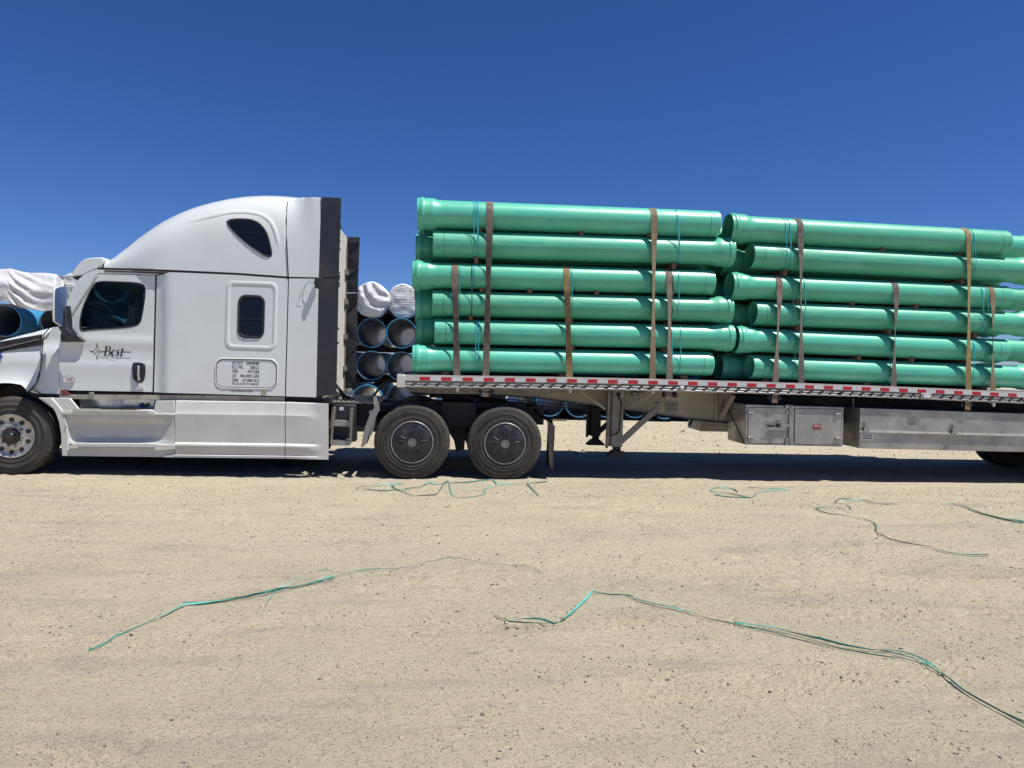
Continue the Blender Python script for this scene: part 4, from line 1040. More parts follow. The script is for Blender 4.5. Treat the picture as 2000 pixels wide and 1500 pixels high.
# quarter fender and its bracket
mb = MB(); le = [(731, 797), (724, 806), (718, 820), (712, 838), (708, 856), (704.5, 874)]; ri = [(716, 867), (718, 856), (722, 842), (728, 826), (735, 812), (742, 800)]
mb.pprism(le+ri, 0.045, 0.065)
mb.loft([[P(x, y, 0.065) for x, y in le], [P(x, y, 0.065)+Vector((0.02, .6, 0)) for x, y in le], [P(x+3, y, 0.065)+Vector((0.02, .6, 0)) for x, y in le], [P(x+3, y, 0.065) for x, y in le]], close=True, cap=True)
qf = mb.build('quarter_fender', mat('grey_fender_plastic', (.20, .195, .185), .5, var=(.12, .115, .105), vscale=6), T, ang=40)
mb = MB(); mb.pprism([(729, 775), (735, 775), (740, 792), (741, 799), (731, 799)], 0.10, 0.16); mb.tube([P(724, 805, .12), P(736, 800, .5), P(740, 800, .9)], 0.025, 8); mb.pprism([(735, 812), (726, 850), (722, 852), (724, 830)], .12, .15); mb.build('fender_bracket', M['steel'], qf)
# rear mud flap
mb = MB(); mb.tube([P(1045, 800, .6), P(1055, 812, 0.4), P(1076, 822, .28), P(1078, 832, 0.15)], 0.028, 8); fb = mb.build('flap_hanger', M['black'], T)
mb = MB(); rows = []
for Yq, dx in ((0.08, 0), (0.66, 0)):
    rows.append([P(x, y, 0.08)+Vector((0, Yq-0.08, 0)) for x, y in [(1083, 832), (1082.5, 860), (1081, 885), (1079, 918)]])
a, b = rows; mb.loft([a, b, [q+Vector((-0.01, 0, 0)) for q in b], [q+Vector((-0.01, 0, 0)) for q in a]], close=True, cap=True)
mb.loft([[P(x, y, 0.08) for x, y in [(1069, 822), (1084, 832)]], [P(x, y, .08) for x, y in [(1073, 908), (1080, 919)]]])
mb.build('mud_flap', mat('mud_flap_rubber', (.035, .033, .03), .6, var=(.1, .09, .075), vscale=4), fb)
# air lines looping from cab to trailer
mb = MB()
for k, (dy, col) in enumerate(((0.0, 0), (0.06, 0), (-.05, 0))):
    pts = [P(656, 752, 0.9), P(664, 762, .9), P(676, 774+4*k, .95), P(700, 783+2*k, 1.0), P(722, 779+2*k, 1.05), P(738, 762, 1.1), P(752, 748, 1.15), P(772, 744, 1.2), P(790, 748, 1.25)]
    pts = [p+Vector((0, dy, 0)) for p in pts]
    sm = []
    for i in range(len(pts)-1):
        p0, p1, p2, p3 = pts[max(i-1, 0)], pts[i], pts[i+1], pts[min(i+2, len(pts)-1)]
        for q in range(5):
            t = q/5; sm.append(0.5*((2*p1)+(p2-p0)*t+(2*p0-5*p1+4*p2-p3)*t*t+(3*p1-p0-3*p2+p3)*t**3))
    sm.append(pts[-1]); mb.tube(sm, 0.017, 8)
mb.build('air_hose', M['gasket'], T)

# cab interior: seats, wheel, dash
mb = MB(); mb.box(P(235, 700, .5).x, P(275, 700, .5).x, 0.45, 0.95, P(0, 680, .5).z-0.05, P(0, 665, .5).z); mb.box(P(262, 700, .5).x, P(280, 700, .5).x, 0.45, 0.95, P(0, 680, .5).z, P(0, 575, .5).z)
mb.box(P(235, 700, .5).x, P(275, 700, .5).x, 1.65, 2.15, P(0, 680, .5).z-0.05, P(0, 665, .5).z); mb.box(P(262, 700, .5).x, P(280, 700, .5).x, 1.65, 2.15, P(0, 680, .5).z, P(0, 585, .5).z)
mb.build('cab_seat', M['seat'], T, bevel=0.04)
mb = MB(); mb.box(P(128, 660, .5).x, P(165, 660, .5).x, 0.28, far(0.28), P(0, 700, .5).z-0.2, P(0, 645, .5).z-0.16); mb.build('dashboard', M['interior'], T, bevel=0.04)
mb = MB(); mb.pbox(226, 552, 278, 600, 2.10, 2.14); mb.pbox(168, 552, 207, 583, 2.10, 2.13); mb.pbox(170, 545, 290, 566, 2.05, 2.09); build_split(mb, 'sun_shade', M['interior'], T)
mb = MB(); cc = P(196, 640, .7); mb.tube([cc+Vector((0.09*math.sin(a)*1.0-0.0, 0.22*math.cos(a), 0.20*math.sin(a))) for a in [2*math.pi*k/24 for k in range(24)]], 0.014, 6, closed=True)
mb.bar(cc-Vector((.0, .2, 0)), cc+Vector((0, .2, 0)), 0.03, 0.03); mb.tube([cc, cc+Vector((-0.25, 0, -0.2))], 0.03, 8); mb.build('steering_wheel', M['interior'], T)
# ------------------------------------------------------------------ the flatbed trailer
M['railm'] = mat('side_rail_aluminium', (0.40, 0.385, 0.35), 0.45, 0.35, var=(0.28, 0.265, 0.235), vscale=10, vfac=0.8)
RT = [(780, 731.8), (800, 732.2), (1100, 736), (1180, 737.5), (1400, 743), (1500, 746), (1800, 756.5), (2000, 766)]
_tab = [(P(px, py, 0).x, P(px, py, 0).z) for px, py in RT]
_e = _tab[-1]; _tab += [(_e[0]+1.5, _e[1]-0.03), (_e[0]+6, _e[1]-0.05)]
def dz(x):                      # deck line with the trailer's natural camber, smoothed
    return sum(interp(x+o, _tab) for o in (-1.0, -.5, 0, .5, 1.0))/5
X0, X1 = P(779, 740, 0).x, 13.4
trailer = thing('flatbed_trailer', ((X0+X1)/2, YC, 0), 'long aluminium flatbed trailer with red and white reflective rail under the pipe load', 'trailer')
TR = trailer
def strip(mb, x0, x1, y0, y1, za, zb, n=24):
    """beam following the camber between offsets za..zb below the deck line"""
    rows = []
    for k in range(n+1):
        x = x0+(x1-x0)*k/n; d = dz(x); rows.append([(x, y0, d+za), (x, y1, d+za), (x, y1, d+zb), (x, y0, d+zb)])
    mb.loft(rows, close=True, cap=True)
mb = MB(); strip(mb, X0+0.03, X1, 0.07, far(0.07), -0.05, -0.018)
for k in range(int((X1-X0)/0.305)): mb.box(X0+0.3+k*0.305, X0+0.36+k*0.305, 0.10, far(0.10), dz(X0+.3+k*.305)-0.15, dz(X0+.3+k*.305)-0.055)
mb.build('deck', M['deck'], TR)
for yy, s in ((0.0, 1), (far(0.0), -1)):
    a, b = sorted((yy, yy+0.010*s)); c_, d_ = sorted((yy-0.001*s, yy+0.07*s)); e_, f_ = sorted((yy+0.055*s, yy+0.10*s))
    mb = MB(); strip(mb, X0, X1, a, b, -0.086, -0.012, 40); rail = mb.build('rub_rail', M['alu'], TR)
    mb = MB(); strip(mb, X0, X1, min(yy, yy+.02*s), max(yy, yy+.02*s), -0.012, 0.0, 40); strip(mb, X0, X1, *sorted((yy+0.02*s, yy+0.09*s)), -0.030, -0.012, 40); mb.build('deck_edge', M['alu'], TR)
    mb = MB(); strip(mb, X0+0.01, X1, e_, f_, -0.160, -0.03, 40); strip(mb, X0+0.01, X1, *sorted((yy+0.012*s, yy+0.10*s)), -0.180, -0.160, 40); mb.build('side_rail', M['railm'], TR)
    # stake pockets and spools between the rub rail and the side rail
    mb = MB(); x = X0+0.10; k = 0
    while x < X1-0.2:
        d = dz(x); w_ = 0.112 if k % 3 else 0.09; q0, q1 = sorted((yy+0.018*s, yy+0.056*s)); q2 = yy+0.004*s
        zt, zm, zb = d-0.087, d-0.122, d-0.158
        # folded plate: the upper face looks up and out, the lower face tucks back in
        o1, o2, o3 = yy+0.034*s, yy+0.004*s, yy+0.030*s; sk = 0.022
        mb.add([(x+sk, o1, zt), (x+w_+sk, o1, zt), (x+w_+0.004, o2, zm), (x+0.004, o2, zm), (x-.012, o3, zm-.002), (x+w_-.012, o3, zm-.002), (x+w_-.03, o2+.004*s, zb), (x-.03, o2+.004*s, zb)], [(0, 1, 2, 3), (3, 2, 5, 4), (4, 5, 6, 7)])
        x += 0.172 if k % 2 else 0.158; k += 1
    build_split(mb, 'stake_pocket', M['alu'], TR, smooth=False)
    mb = MB(); x = X0+0.55; 
    while x < X1-0.3:
        mb.lathe([(0, 0.016), (0.05, 0.016)], (x, min(yy+.008*s, yy+.058*s), dz(x)-0.135), seg=10, caps=True); x += 0.61
    build_split(mb, 'rope_spool', M['gasket'], TR)
    # tape: red and white blocks
    mr_, mw_ = MB(), MB(); x = X0+0.295; k = 0; y_a, y_b = sorted((yy-0.003*s, yy-0.0002*s))
    per = (P(1100, 736, 0).x-P(812, 740, 0).x)/7.0
    while x < X1-0.3:
        if not (P(1795, 760, 0).x < x < P(1812, 760, 0).x):
            strip(mr_, x, x+per*0.49, y_a, y_b, -0.080, -0.028, 1)
        strip(mw_, x+per*0.49, x+per, y_a, y_b, -0.080, -0.028, 1)
        x += per; k += 1
    build_split(mr_, 'red_tape', M['tred'], rail, smooth=False); build_split(mw_, 'white_tape', M['twhite'], rail, smooth=False)
# front corner casting and header
mb = MB(); d = dz(X0); mb.box(X0-0.03, X0+0.09, -0.006, 0.10, d-0.185, d-0.001); mb.box(X0-0.03, X0+0.02, 0.101, far(0.101), d-0.185, d-0.001); mb.box(X0-0.03, X0+0.09, far(.10), far(-.006), d-0.185, d-0.001)
mb.build('front_header', M['alu'], TR, bevel=0.01)
# gooseneck underside and main beams
bp = [(795, 757), (1000, 757), (1250, 760), (1420, 765), (1432, 765.5), (1432, 826), (1418, 824.5), (1345, 818), (1217, 800), (1150, 791), (1060, 777.5), (985, 772), (900, 769.5), (800, 767)]
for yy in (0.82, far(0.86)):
    pts = [(P(x, y, 0.82).x, P(x, y, 0.82).z) for x, y in bp]
    pts = [(x, z) for x, z in pts]
    mb = MB(); mb.prism(pts, yy, yy+0.02)
    lo = [(P(x, y, .82).x, P(x, y, .82).z) for x, y in bp[5:]]
    mb.loft([[(x, yy-0.05, z-0.012) for x, z in lo], [(x, yy+0.07, z-0.012) for x, z in lo], [(x, yy+0.07, z) for x, z in lo], [(x, yy-0.05, z) for x, z in lo]], close=True)
    xe = lo[0][0]; m2 = MB(); m2.box(xe+.002, X1-0.2, yy+.03, yy+0.05, lo[0][1]+.01, dz(X1)-0.16); m2.box(xe, X1-0.2, yy-0.05, yy+0.07, lo[0][1]-0.012, lo[0][1]); m2.box(xe+.002, X1-0.2, yy-0.05, yy+0.09, dz(X1)-0.17, dz(X1)-0.155); m2.build('rear_beam', M['black'], TR)  # rear beam coloured black to put in the shade under the deck
    bm_ = mb.build('main_beam', M['beam'], TR)
    mb = MB()
    if yy < 1:
        for px in (1190, 1398, 1406): 
            y0 = interp(px, [(1190, 763), (1406, 768)]); y1 = interp(px, [(1190, 795), (1406, 822)])
            mb.bar(P(px, y0, yy-0.02), P(px, y1, yy-0.02), 0.04, 0.06 if px == 1190 else 0.03)
        for px in range(1065, 1110, 13): mb.lathe([(-0.012, 0.001), (-0.01, 0.012), (0, 0.014)], P(px, 768, yy), seg=8)
        for px in list(range(960, 1062, 13)): mb.lathe([(-0.012, 0.001), (-0.01, 0.012), (0, 0.014)], P(px, 767, yy), seg=8)
        for py in range(770, 800, 6): mb.lathe([(-0.012, 0.001), (-0.01, 0.010), (0, 0.012)], P(1191, py, yy-0.04), seg=8)
        for py in range(777, 822, 7): mb.lathe([(-0.012, 0.001), (-0.01, 0.010), (0, 0.012)], P(1395, py, yy-0.03), seg=8)
        mb.bar(P(1128, 762, 0.55), P(1182, 799, 0.55), 0.03, 0.035); mb.bar(P(1271, 768, .55), P(1222, 799, .55), 0.03, 0.025); mb.bar(P(1432, 772, .45), P(1408, 816, .8), 0.05, 0.07)
        build_split(mb, 'beam_brace', M['beam'], bm_)
        mb = MB(); mb.pbox(1275.5, 783, 1293, 789, yy-0.006, yy-0.001); mb.pbox(1299, 785, 1325, 806, yy-0.006, yy-0.001); pl_ = mb.build('maker_plate', M['aludull'], bm_)
        mb = MB()
        for q in range(4): mb.pbox(1302, 788+q*4.4, 1322-(q % 2)*6, 789+q*4.4, yy-0.008, yy-0.0065)
        mb.pbox(1278, 785.4, 1290, 786.6, yy-0.008, yy-0.0065); mb.build('plate_print', M['gasket'], pl_, smooth=False)
        mb = MB(); mb.box(P(1235, 770, .7).x, P(1262, 770, .7).x, 0.70, 0.78, P(1240, 773, .7).z, P(1240, 767, .7).z)
        for px in (1238, 1248, 1258): mb.tube([P(px, 770, .68), P(px+1, 777, .68), P(px-3, 782, .72)], 0.012, 6)
        mb.build('gladhand', M['steel'], bm_)
# front bolster plate above the fifth wheel
mb = MB(); mb.pprism([(789, 757), (1150, 758), (1150, 764), (985, 770), (860, 769), (812, 766)], 0.45, far(0.45)); mb.build('coupler_plate', M['aludull'], TR)
# landing gear: two legs joined by a shaft
LG = 0.50
def leg(Yl, name='landing_leg'):
    o = 0.0 if Yl < 1 else 1.6
    q = lambda px, py: P(px, py, LG)+Vector((0, Yl-LG, 0))
    mb = MB(); a = q(1197, 763); b = q(1215.5, 873); mb.box(a.x, b.x, Yl, Yl+0.13, b.z, a.z)
    mb.box(q(1188, 780).x, q(1192, 780).x, Yl+0.02, Yl+0.10, q(1188, 876).z, a.z); mb.box(q(1191, 780).x, a.x, Yl+0.05, Yl+0.09, q(1190, 872).z, a.z)
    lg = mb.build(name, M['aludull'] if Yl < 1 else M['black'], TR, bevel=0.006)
    mb = MB(); c = q(1206, 884); mb.box(c.x-0.055, c.x+0.055, Yl+0.015, Yl+0.115, c.z, q(0, 872).z+0.02) if False else mb.box(c.x-0.055, c.x+0.055, Yl+0.015, Yl+0.115, q(1206, 885).z, q(1206, 872).z)
    f0 = q(1206, 893).z; f1 = q(1206, 881).z
    mb.prism([(c.x-0.16, f0), (c.x+0.16, f0), (c.x+0.155, f0+0.015), (c.x+0.07, f1), (c.x-0.07, f1), (c.x-0.155, f0+0.015)], Yl-0.03, Yl+0.16); mb.build('foot', M['black'], lg, bevel=0.004)
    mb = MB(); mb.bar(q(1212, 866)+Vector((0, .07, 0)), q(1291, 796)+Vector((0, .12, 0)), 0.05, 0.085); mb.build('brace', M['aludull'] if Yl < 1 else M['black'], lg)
    return lg
L1 = leg(LG); L2 = leg(far(LG)-0.13)
mb = MB(); mb.tube([P(1209, 768, LG-.02), P(1209, 776, LG-0.05), P(1213, 785, LG-0.07), P(1213, 800, LG-0.07), P(1209, 842, LG-0.07), P(1203, 848, LG-.07), P(1192, 851, LG-0.05)], 0.013, 8); mb.lathe([(-0.03, 0.03), (0.0, 0.035)], P(1208, 770, LG), seg=12, caps=True); mb.box(P(1203, 780, LG).x, P(1212, 780, LG).x, LG-0.03, LG, P(0, 790, LG).z, P(0, 775, LG).z) if False else None
mb.build('crank_handle', M['gasket'], L1)
mb = MB(); mb.tube([(P(1206, 790, LG).x, LG+0.1, 1.22), (P(1206, 790, LG).x, far(LG)-0.1, 1.22)], 0.025, 8); mb.build('cross_shaft', M['black'], TR)
# tool box near side
TB = 0.085
def toolbox(x0, x1, yt0, yt1, yb0, yb1, Y, depth, name, mt):
    mb = MB(); mb.pprism([(x0, yt0), (x1, yt1), (x1-2, yb1), (x0-1, yb0)], Y, Y+depth); return mb.build(name, mt, TR, bevel=0.006)
tb = toolbox(1457, 1648, 790, 795.5, 868.5, 872.5, TB, 0.66, 'toolbox', M['box'])
for (a, b, y0, y1, y2, y3) in ((1462, 1541.5, 795.5, 797.5, 865, 867), (1552.5, 1643, 798, 800, 867, 869)):
    mb = MB(); mb.pprism([(a, y0), (b, y1), (b-1, y3), (a-.5, y2)], TB-0.010, TB-0.001)
    dd = mb.build('toolbox_door', M['box'], tb, bevel=0.003)
    mb = MB()
    fr = w2([(a, y0), (b, y1), (b-1, y3), (a-.5, y2)], TB-.008)
    for i in range(4):
        p, q = fr[i], fr[(i+1) % 4]; mb.bar((p[0], TB-0.004, p[1]), (q[0], TB-0.004, q[1]), 0.004, 0.012)
    mb.build('door_gap', M['gasket'], dd)
    mb = MB(); hx = a+4 if a < 1500 else b-6
    for hy in (y0+11, y2-11): mb.pbox(hx-5, hy-3, hx+6, hy+4, TB-0.026, TB-0.010); mb.tube([P(hx-5, hy, TB-.03), P(hx+5, hy, TB-.03)], 0.008, 6)
    mb.build('hinge', M['steel'], dd)
mb = MB(); mb.bar(P(1543, 791, TB-.025), P(1541.5, 869, TB-.025), 0.02, 0.022); mb.pbox(1536, 803, 1549, 808, TB-.035, TB-.01); mb.pbox(1535, 856, 1548, 862, TB-.035, TB-.01); mb.pbox(1534, 864, 1550, 870, TB-.035, TB-.01); mb.pbox(1535, 791, 1548, 797, TB-.035, TB-.01)
mb.pbox(1506, 828.5, 1542, 833.5, TB-.05, TB-.03); lb = mb.build('lock_bar', M['steel'], tb)
mb = MB(); mb.pbox(1498, 829.5, 1513, 834, TB-.055, TB-.05); mb.tube([P(1517.5, 828, TB-.05), P(1518, 822.5, TB-.05), P(1521, 821, TB-.05), P(1524, 822.5, TB-.05), P(1524.5, 828, TB-.05)], 0.006, 6); mb.pbox(1517, 827, 1525, 835, TB-.07, TB-.045); mb.build('padlock', M['gasket'], lb, bevel=0.003)
mb = MB(); mb.pbox(1588, 828, 1604.5, 838.5, TB-.0145, TB-.010); bd = mb.build('red_badge', mat('badge_red', (.25, .02, .03), .4), tb, bevel=0.003)
ptext('SMCE', 1590, 829.6, 1602.5, 834.5, TB-.0165, M['sticker'], bd, name='badge_lettering', slope=0)
mb = MB(); mb.bar(P(1426, 803, TB+.6)+Vector((-.006, 0, 0)), P(1455, 866, TB+.05)+Vector((-.012, 0, 0)), 0.02, 0.02); mb.build('box_brace', M['gasket'], tb)
# far side boxes
mb = MB(); q0 = P(1457, 790, TB); q1 = P(1648, 870, TB); mb.box(q0.x, q1.x, far(TB+0.66), far(TB), q1.z, q0.z); mb.build('toolbox', M['box'], TR, bevel=0.01)
mb = MB(); mb.bar((q0.x-0.01, far(TB+.6), q0.z-.1), (q0.x-0.01, far(TB+.1), q1.z+.05), 0.02, 0.02); mb.build('box_brace', M['gasket'], TR)
# long dunnage box
DB = 0.085
mb = MB(); mb.pprism([(1680, 797), (2120, 812), (2120, 886), (1678, 875.5)], DB+0.004, DB+0.50); db = mb.build('dunnage_box', M['box'], TR, bevel=0.006)
mb = MB(); mb.pprism([(1680, 797), (2120, 812), (2120, 854), (1679, 840.5)], DB-0.012, DB+.004); lid = mb.build('box_lid', M['box'], db, bevel=0.004)
mb = MB(); mb.pprism([(1679, 840.5), (2120, 852), (2120, 855.5), (1679, 844)], DB-0.030, DB-.012); mb.build('lid_lip', M['alu'], lid)
mb = MB()
for px in (1692, 1864): 
    yy = interp(px, [(1680, 840), (2120, 853)]); mb.pprism([(px-2, yy-16), (px+2, yy-16), (px+4, yy-3), (px+7, yy), (px+5, yy+3), (px-5, yy+2), (px-4, yy-3)], DB-0.05, DB-.03)
mb.build('latch', M['steel'], lid)
mb = MB(); mb.pbox(1682, 848, 1706, 860, DB-.004, DB+.002); wl = mb.build('warning_plate', M['sticker'], db, smooth=False)
mb = MB()
for q in range(3): mb.pbox(1685, 850+q*3.1, 1703, 851.3+q*3.1, DB-.006, DB-.0045)
mb.build('plate_print', M['gasket'], wl, smooth=False)
mb = MB(); q0 = P(1680, 797, DB); q1 = P(2120, 880, DB); mb.box(q0.x, q1.x, far(0.6), far(DB), q1.z, q0.z); mb.build('dunnage_box', M['box'], TR, bevel=0.01)
# lamps in the side rail
for px, py, r in ((1331.5, 757, 7.5),):
    c = P(px, py, 0.0); mb = MB(); mb.lathe([(0.02, 0.048), (-0.008, 0.046), (-0.010, 0.036), (-0.002, 0.033)], c, seg=24); lm = mb.build('marker_lamp', M['steel'], TR)
    mb = MB(); mb.lathe([(-0.002, 0.033), (-0.014, 0.025), (-0.018, 0.001)], c, seg=24); mb.build('lens', M['sticker'], lm)
mb = MB(); mb.pprism(rrect(1799, 768, 1822, 779, 3), -0.012, 0.03); lm = mb.build('marker_lamp', M['steel'], TR, bevel=0.004)
mb = MB(); mb.pprism(rrect(1804, 770.5, 1818, 777, 2.5), -0.018, -0.012); mb.build('lens', M['sticker'], lm)
mb = MB(); mb.tube([P(1666, 778, .3), P(1667.5, 800, .3), P(1667, 818, .32)], 0.006, 6); mb.build('dangling_cable', M['steel'], TR)
# trailer tandem (mostly outside the frame)
XW = P(1990, 880, 0.08).x+1.68
for x in (XW, XW+1.25):
    for yy, f in ((0.08, 1), (far(0.08), -1)):
        wh = bpy.data.objects.new('trailer_wheel', None); COL.objects.link(wh); wh.parent = TR; wh['_o'] = TR['_o']
        mb = MB(); tyre(mb, Vector((x, yy, 0.525)), 0.53, 0.27, f); tyre(mb, Vector((x, yy+0.31*f, 0.525)), 0.53, 0.26, f); mb.build('tyre', M['rubber'], wh, ang=50)
        mb = MB(); mb.lathe([(0.03*f, 0.298), (0.0, 0.300), (0.006*f, 0.284), (0.03*f, 0.26), (0.06*f, 0.20), (0.05*f, 0.12), (-0.02*f, 0.10), (-0.04*f, 0.001)], (x, yy, .515), seg=48); mb.build('rim', M['alloy'], wh, ang=60)
    mb = MB(); mb.lathe([(0, 0.07), (2.2, 0.07)], (x, 0.2, 0.515), seg=16, caps=True); mb.box(x-0.5, x+0.1, .75, .9, .55, .95); mb.box(x-0.5, x+0.1, far(.9), far(.75), .55, .95); mb.build('axle', M['black'], TR)
# winches at the straps that end on the rail
for px in (948, 1308, 1512, 1888):
    x = P(px, 770, 0.03).x; d = dz(x); mb = MB()
    mb.box(x-0.085, x-0.070, 0.02, 0.12, d-0.27, d-0.183); mb.box(x+0.075, x+0.09, 0.02, 0.12, d-0.27, d-0.183); mb.lathe([(-0.1, 0.022), (0.105, 0.022)], (x, 0.07, d-0.235), axis='X', seg=12, caps=True); mb.lathe([(0.09, 0.038), (0.12, 0.038)], (x, 0.07, d-0.235), axis='X', seg=14, caps=True)
    mb.build('strap_winch', M['gasket'], TR)

# ------------------------------------------------------------------ the green pipes
def pipe_mesh(L, r, rb):
    """axis along X; plain (spigot) end at x=0, bell end at x=L"""
    t = 0.013; bl = 0.27; mb = MB()
    o = [(0.0, r-0.006), (0.010, r), (L-bl-0.10, r), (L-bl-0.02, r+0.003), (L-bl+0.03, rb-0.004), (L-bl+0.06, rb), (L-0.115, rb), (L-0.10, rb+0.003), (L-0.085, rb+0.012), (L-0.06, rb+0.012), (L-0.045, rb+0.003), (L-0.03, rb), (L-0.004, rb), (L, rb-0.003)]
    i_ = [(L, rb-t), (L-0.05, rb-t), (L-0.06, rb-t+0.006), (L-0.09, rb-t+0.006), (L-0.10, rb-t), (L-bl+0.04, rb-t), (L-bl-0.02, r-t), (0.0, r-t)]
    mb.lathe(o+i_+[o[0]], (0, 0, 0), axis='X', seg=56)
    return mb
_pm = {}
def place_pipe(a, b, r, bell_left, label, group):
    """a,b: left and right end centre points"""
    a = Vector(a); b = Vector(b); L = (b-a).length
    key = (round(L*20)/20, r)
    if key not in _pm:
        mb = pipe_mesh(key[0], r, r*1.12); o = mb.build('green_pipe', M['pipe'], None, ang=28, origin=(0, 0, 0)); me = o.data
        bpy.data.objects.remove(o)
        mk = MB(); mk.lathe([(0.158, r+0.0008), (0.164, r+0.0008)], (0, 0, 0), axis='X', seg=56); mo = mk.build('depth_mark', M['pipemark'], None, origin=(0, 0, 0)); mm = mo.data; bpy.data.objects.remove(mo)
        _pm[key] = (me, mm)
    me, mm = _pm[key]
    o = bpy.data.objects.new('green_pipe', me); COL.objects.link(o)
    d = (b-a).normalized()
    if bell_left: start, dr = a+d*key[0], -d
    else: start, dr = b-d*key[0], d
    up = Vector((0, 0, 1)); yv = up.cross(dr).normalized(); zv = dr.cross(yv)
    o.matrix_world = Matrix(((dr.x, yv.x, zv.x, start.x), (dr.y, yv.y, zv.y, start.y), (dr.z, yv.z, zv.z, start.z), (0, 0, 0, 1)))
    m_ = bpy.data.objects.new('depth_mark', mm); COL.objects.link(m_); m_.parent = o
    tag(o, label, 'pipe', group)
    return o
YP = 0.262
rows_front = [  # x left, y centre left, x right, y centre right, bell left
    (815, 417.0, 1406, 439.0, 1), (848, 476.5, 1434, 494.0, 0), (806, 536.5, 1396, 552.5, 1), (846, 592.0, 1431, 606.0, 0), (850, 647.0, 1434, 660.0, 0), (806, 700.5, 1392, 711.0, 1)]
rows_rear = [(1421, 446.0, 1976, 476.5, 1), (1466, 500.5, 2034, 531.0, 0), (1424, 558.5, 1981, 582.0, 1), (1469, 611.5, 2032, 634.0, 0), (1434, 662.5, 1977, 685.5, 1), (1464, 716.5, 2036, 738.0, 0)]
rad = [0.199, 0.194, 0.185, 0.183, 0.182, 0.180]
ordn = ['top', 'second', 'third', 'fourth', 'fifth', 'bottom']
RowZ = {}
PG = 'green pipes stacked on the flatbed trailer'
rp = random.Random(5)
for si, rows_ in enumerate((rows_front, rows_rear)):
    for ri, (xl, yl, xr, yr, bl) in enumerate(rows_):
        for ci in range(6):
            Yc = YP+ci*(2.08/5.0)
            a = P(xl, yl, YP); b = P(xr, yr, YP); b.x = P(xr+(3 if si == 0 else 0), yr, 0.075).x
            RowZ[(si, ri)] = (a.copy(), b.copy())
            bell = bool(bl) if ci % 2 == 0 else not bl
            if ci:
                sh = {0: 0.0, 1: -0.03}[ci % 2]
                # every second column is turned round, its bell sticking out past its neighbours
                if ci % 2:
                    if bl: a, b = a+Vector((0.16, 0, 0)), b+Vector((0.09 if si == 0 else 0.95, 0, 0))
                    else: a, b = a+Vector((-0.30, 0, 0)), b+Vector((-0.24, 0, 0))
                zo = 0.017*(1 if (ci+ri) % 2 else -1); a = a+Vector((rp.uniform(-.03, .03), Yc-YP, zo)); b = b+Vector((rp.uniform(-.03, .03), Yc-YP, zo))
            rw = ('top row', 'second row', 'third row', 'fourth row', 'fifth row', 'bottom row')[ri]
            stn = 'stack nearest the cab' if si == 0 else 'rear stack'
            if ci == 0: lab = 'front green pipe, %s of the %s, %s end toward the cab' % (rw, stn, 'flared' if bell else 'plain')
            elif ci == 1: lab = 'shaded green pipe just behind the front one, %s of the %s' % (rw, stn)
            else: lab = 'green pipe hidden deep inside the load behind the two front columns'
            place_pipe(a, b, rad[ri], bell, lab, PG if ci < 2 else 'green pipes hidden inside the load')

def rz(si, ri, X):
    a, b = RowZ[(si, ri)]; t = (X-a.x)/(b.x-a.x); return a.z+(b.z-a.z)*t
# timber spacers
TG = 'timber spacers between the pipe rows'
gapn = ['first and second', 'second and third', 'third and fourth', 'fourth and fifth', 'fifth and bottom']
sp = {(0, 0): (938, 1137, 1270), (0, 1): (931, 1318), (0, 2): (942, 1036, 1167), (0, 3): (920, 1116, 1310), (0, 4): (1119, 1299),
      (1, 0): (1550, 1727, 1880), (1, 1): (1536, 1884), (1, 2): (1560, 1668, 1793), (1, 3): (1560, 1740, 1908), (1, 4): (1680, 1784, 1892)}
for (si, g_), pxs_ in sp.items():
    names = {2: ('left', 'right'), 3: ('leftmost', 'middle', 'rightmost')}[len(pxs_)]
    for k, px in enumerate(pxs_):
        Yf = 0.165; X = P(px, (RowZ[(si, g_)][0].z), Yf).x if False else P(px, 430+g_*58, Yf).x
        zt = rz(si, g_, X)-rad[g_]; zb = rz(si, g_+1, X)+rad[g_+1]
        if zt-zb < 0.02: zt, zb = (zt+zb)/2+0.012, (zt+zb)/2-0.012
        mb = MB(); mb.box(X-0.03, X+0.03, Yf, 2.46, zb-0.012, zt+0.012); o = mb.build('timber_spacer', M['timber'], None, bevel=0.003)
        tag(o, '%s timber spacer between the %s pipe rows, %s' % (names[k], gapn[g_], 'stack by the cab' if si == 0 else 'rear stack'), 'timber', TG)
for si, pxs_ in ((0, (870, 1100, 1340)), (1, (1500, 1700, 1930))):
    for k, px in enumerate(pxs_):
        X = P(px, 735, .1).x; zt = rz(si, 5, X)-rad[5]; zb = dz(X)-0.017
        mb = MB(); mb.box(X-0.05, X+0.05, 0.16, 2.46, zb, max(zt, zb+0.012)); o = mb.build('timber_spacer', M['timber'], None)
        tag(o, '%s low timber on the trailer deck under the %s' % (('left', 'middle', 'right')[k], 'stack nearest the cab' if si == 0 else 'rear stack'), 'timber', TG)
# small blue pads tucked on the deck
for k, px in enumerate((1325, 1362)):
    X = P(px, 735, .3).x; mb = MB(); mb.box(X-0.09, X+0.09, 0.45, 0.7, dz(X)-0.016, dz(X)+0.035)
    tag(mb.build('deck_pad', mat('blue_pad', (.02, .10, .35), .5), None, bevel=.005), '%s blue pad on the deck beneath the bottom pipe' % ('left', 'right')[k], 'pad')

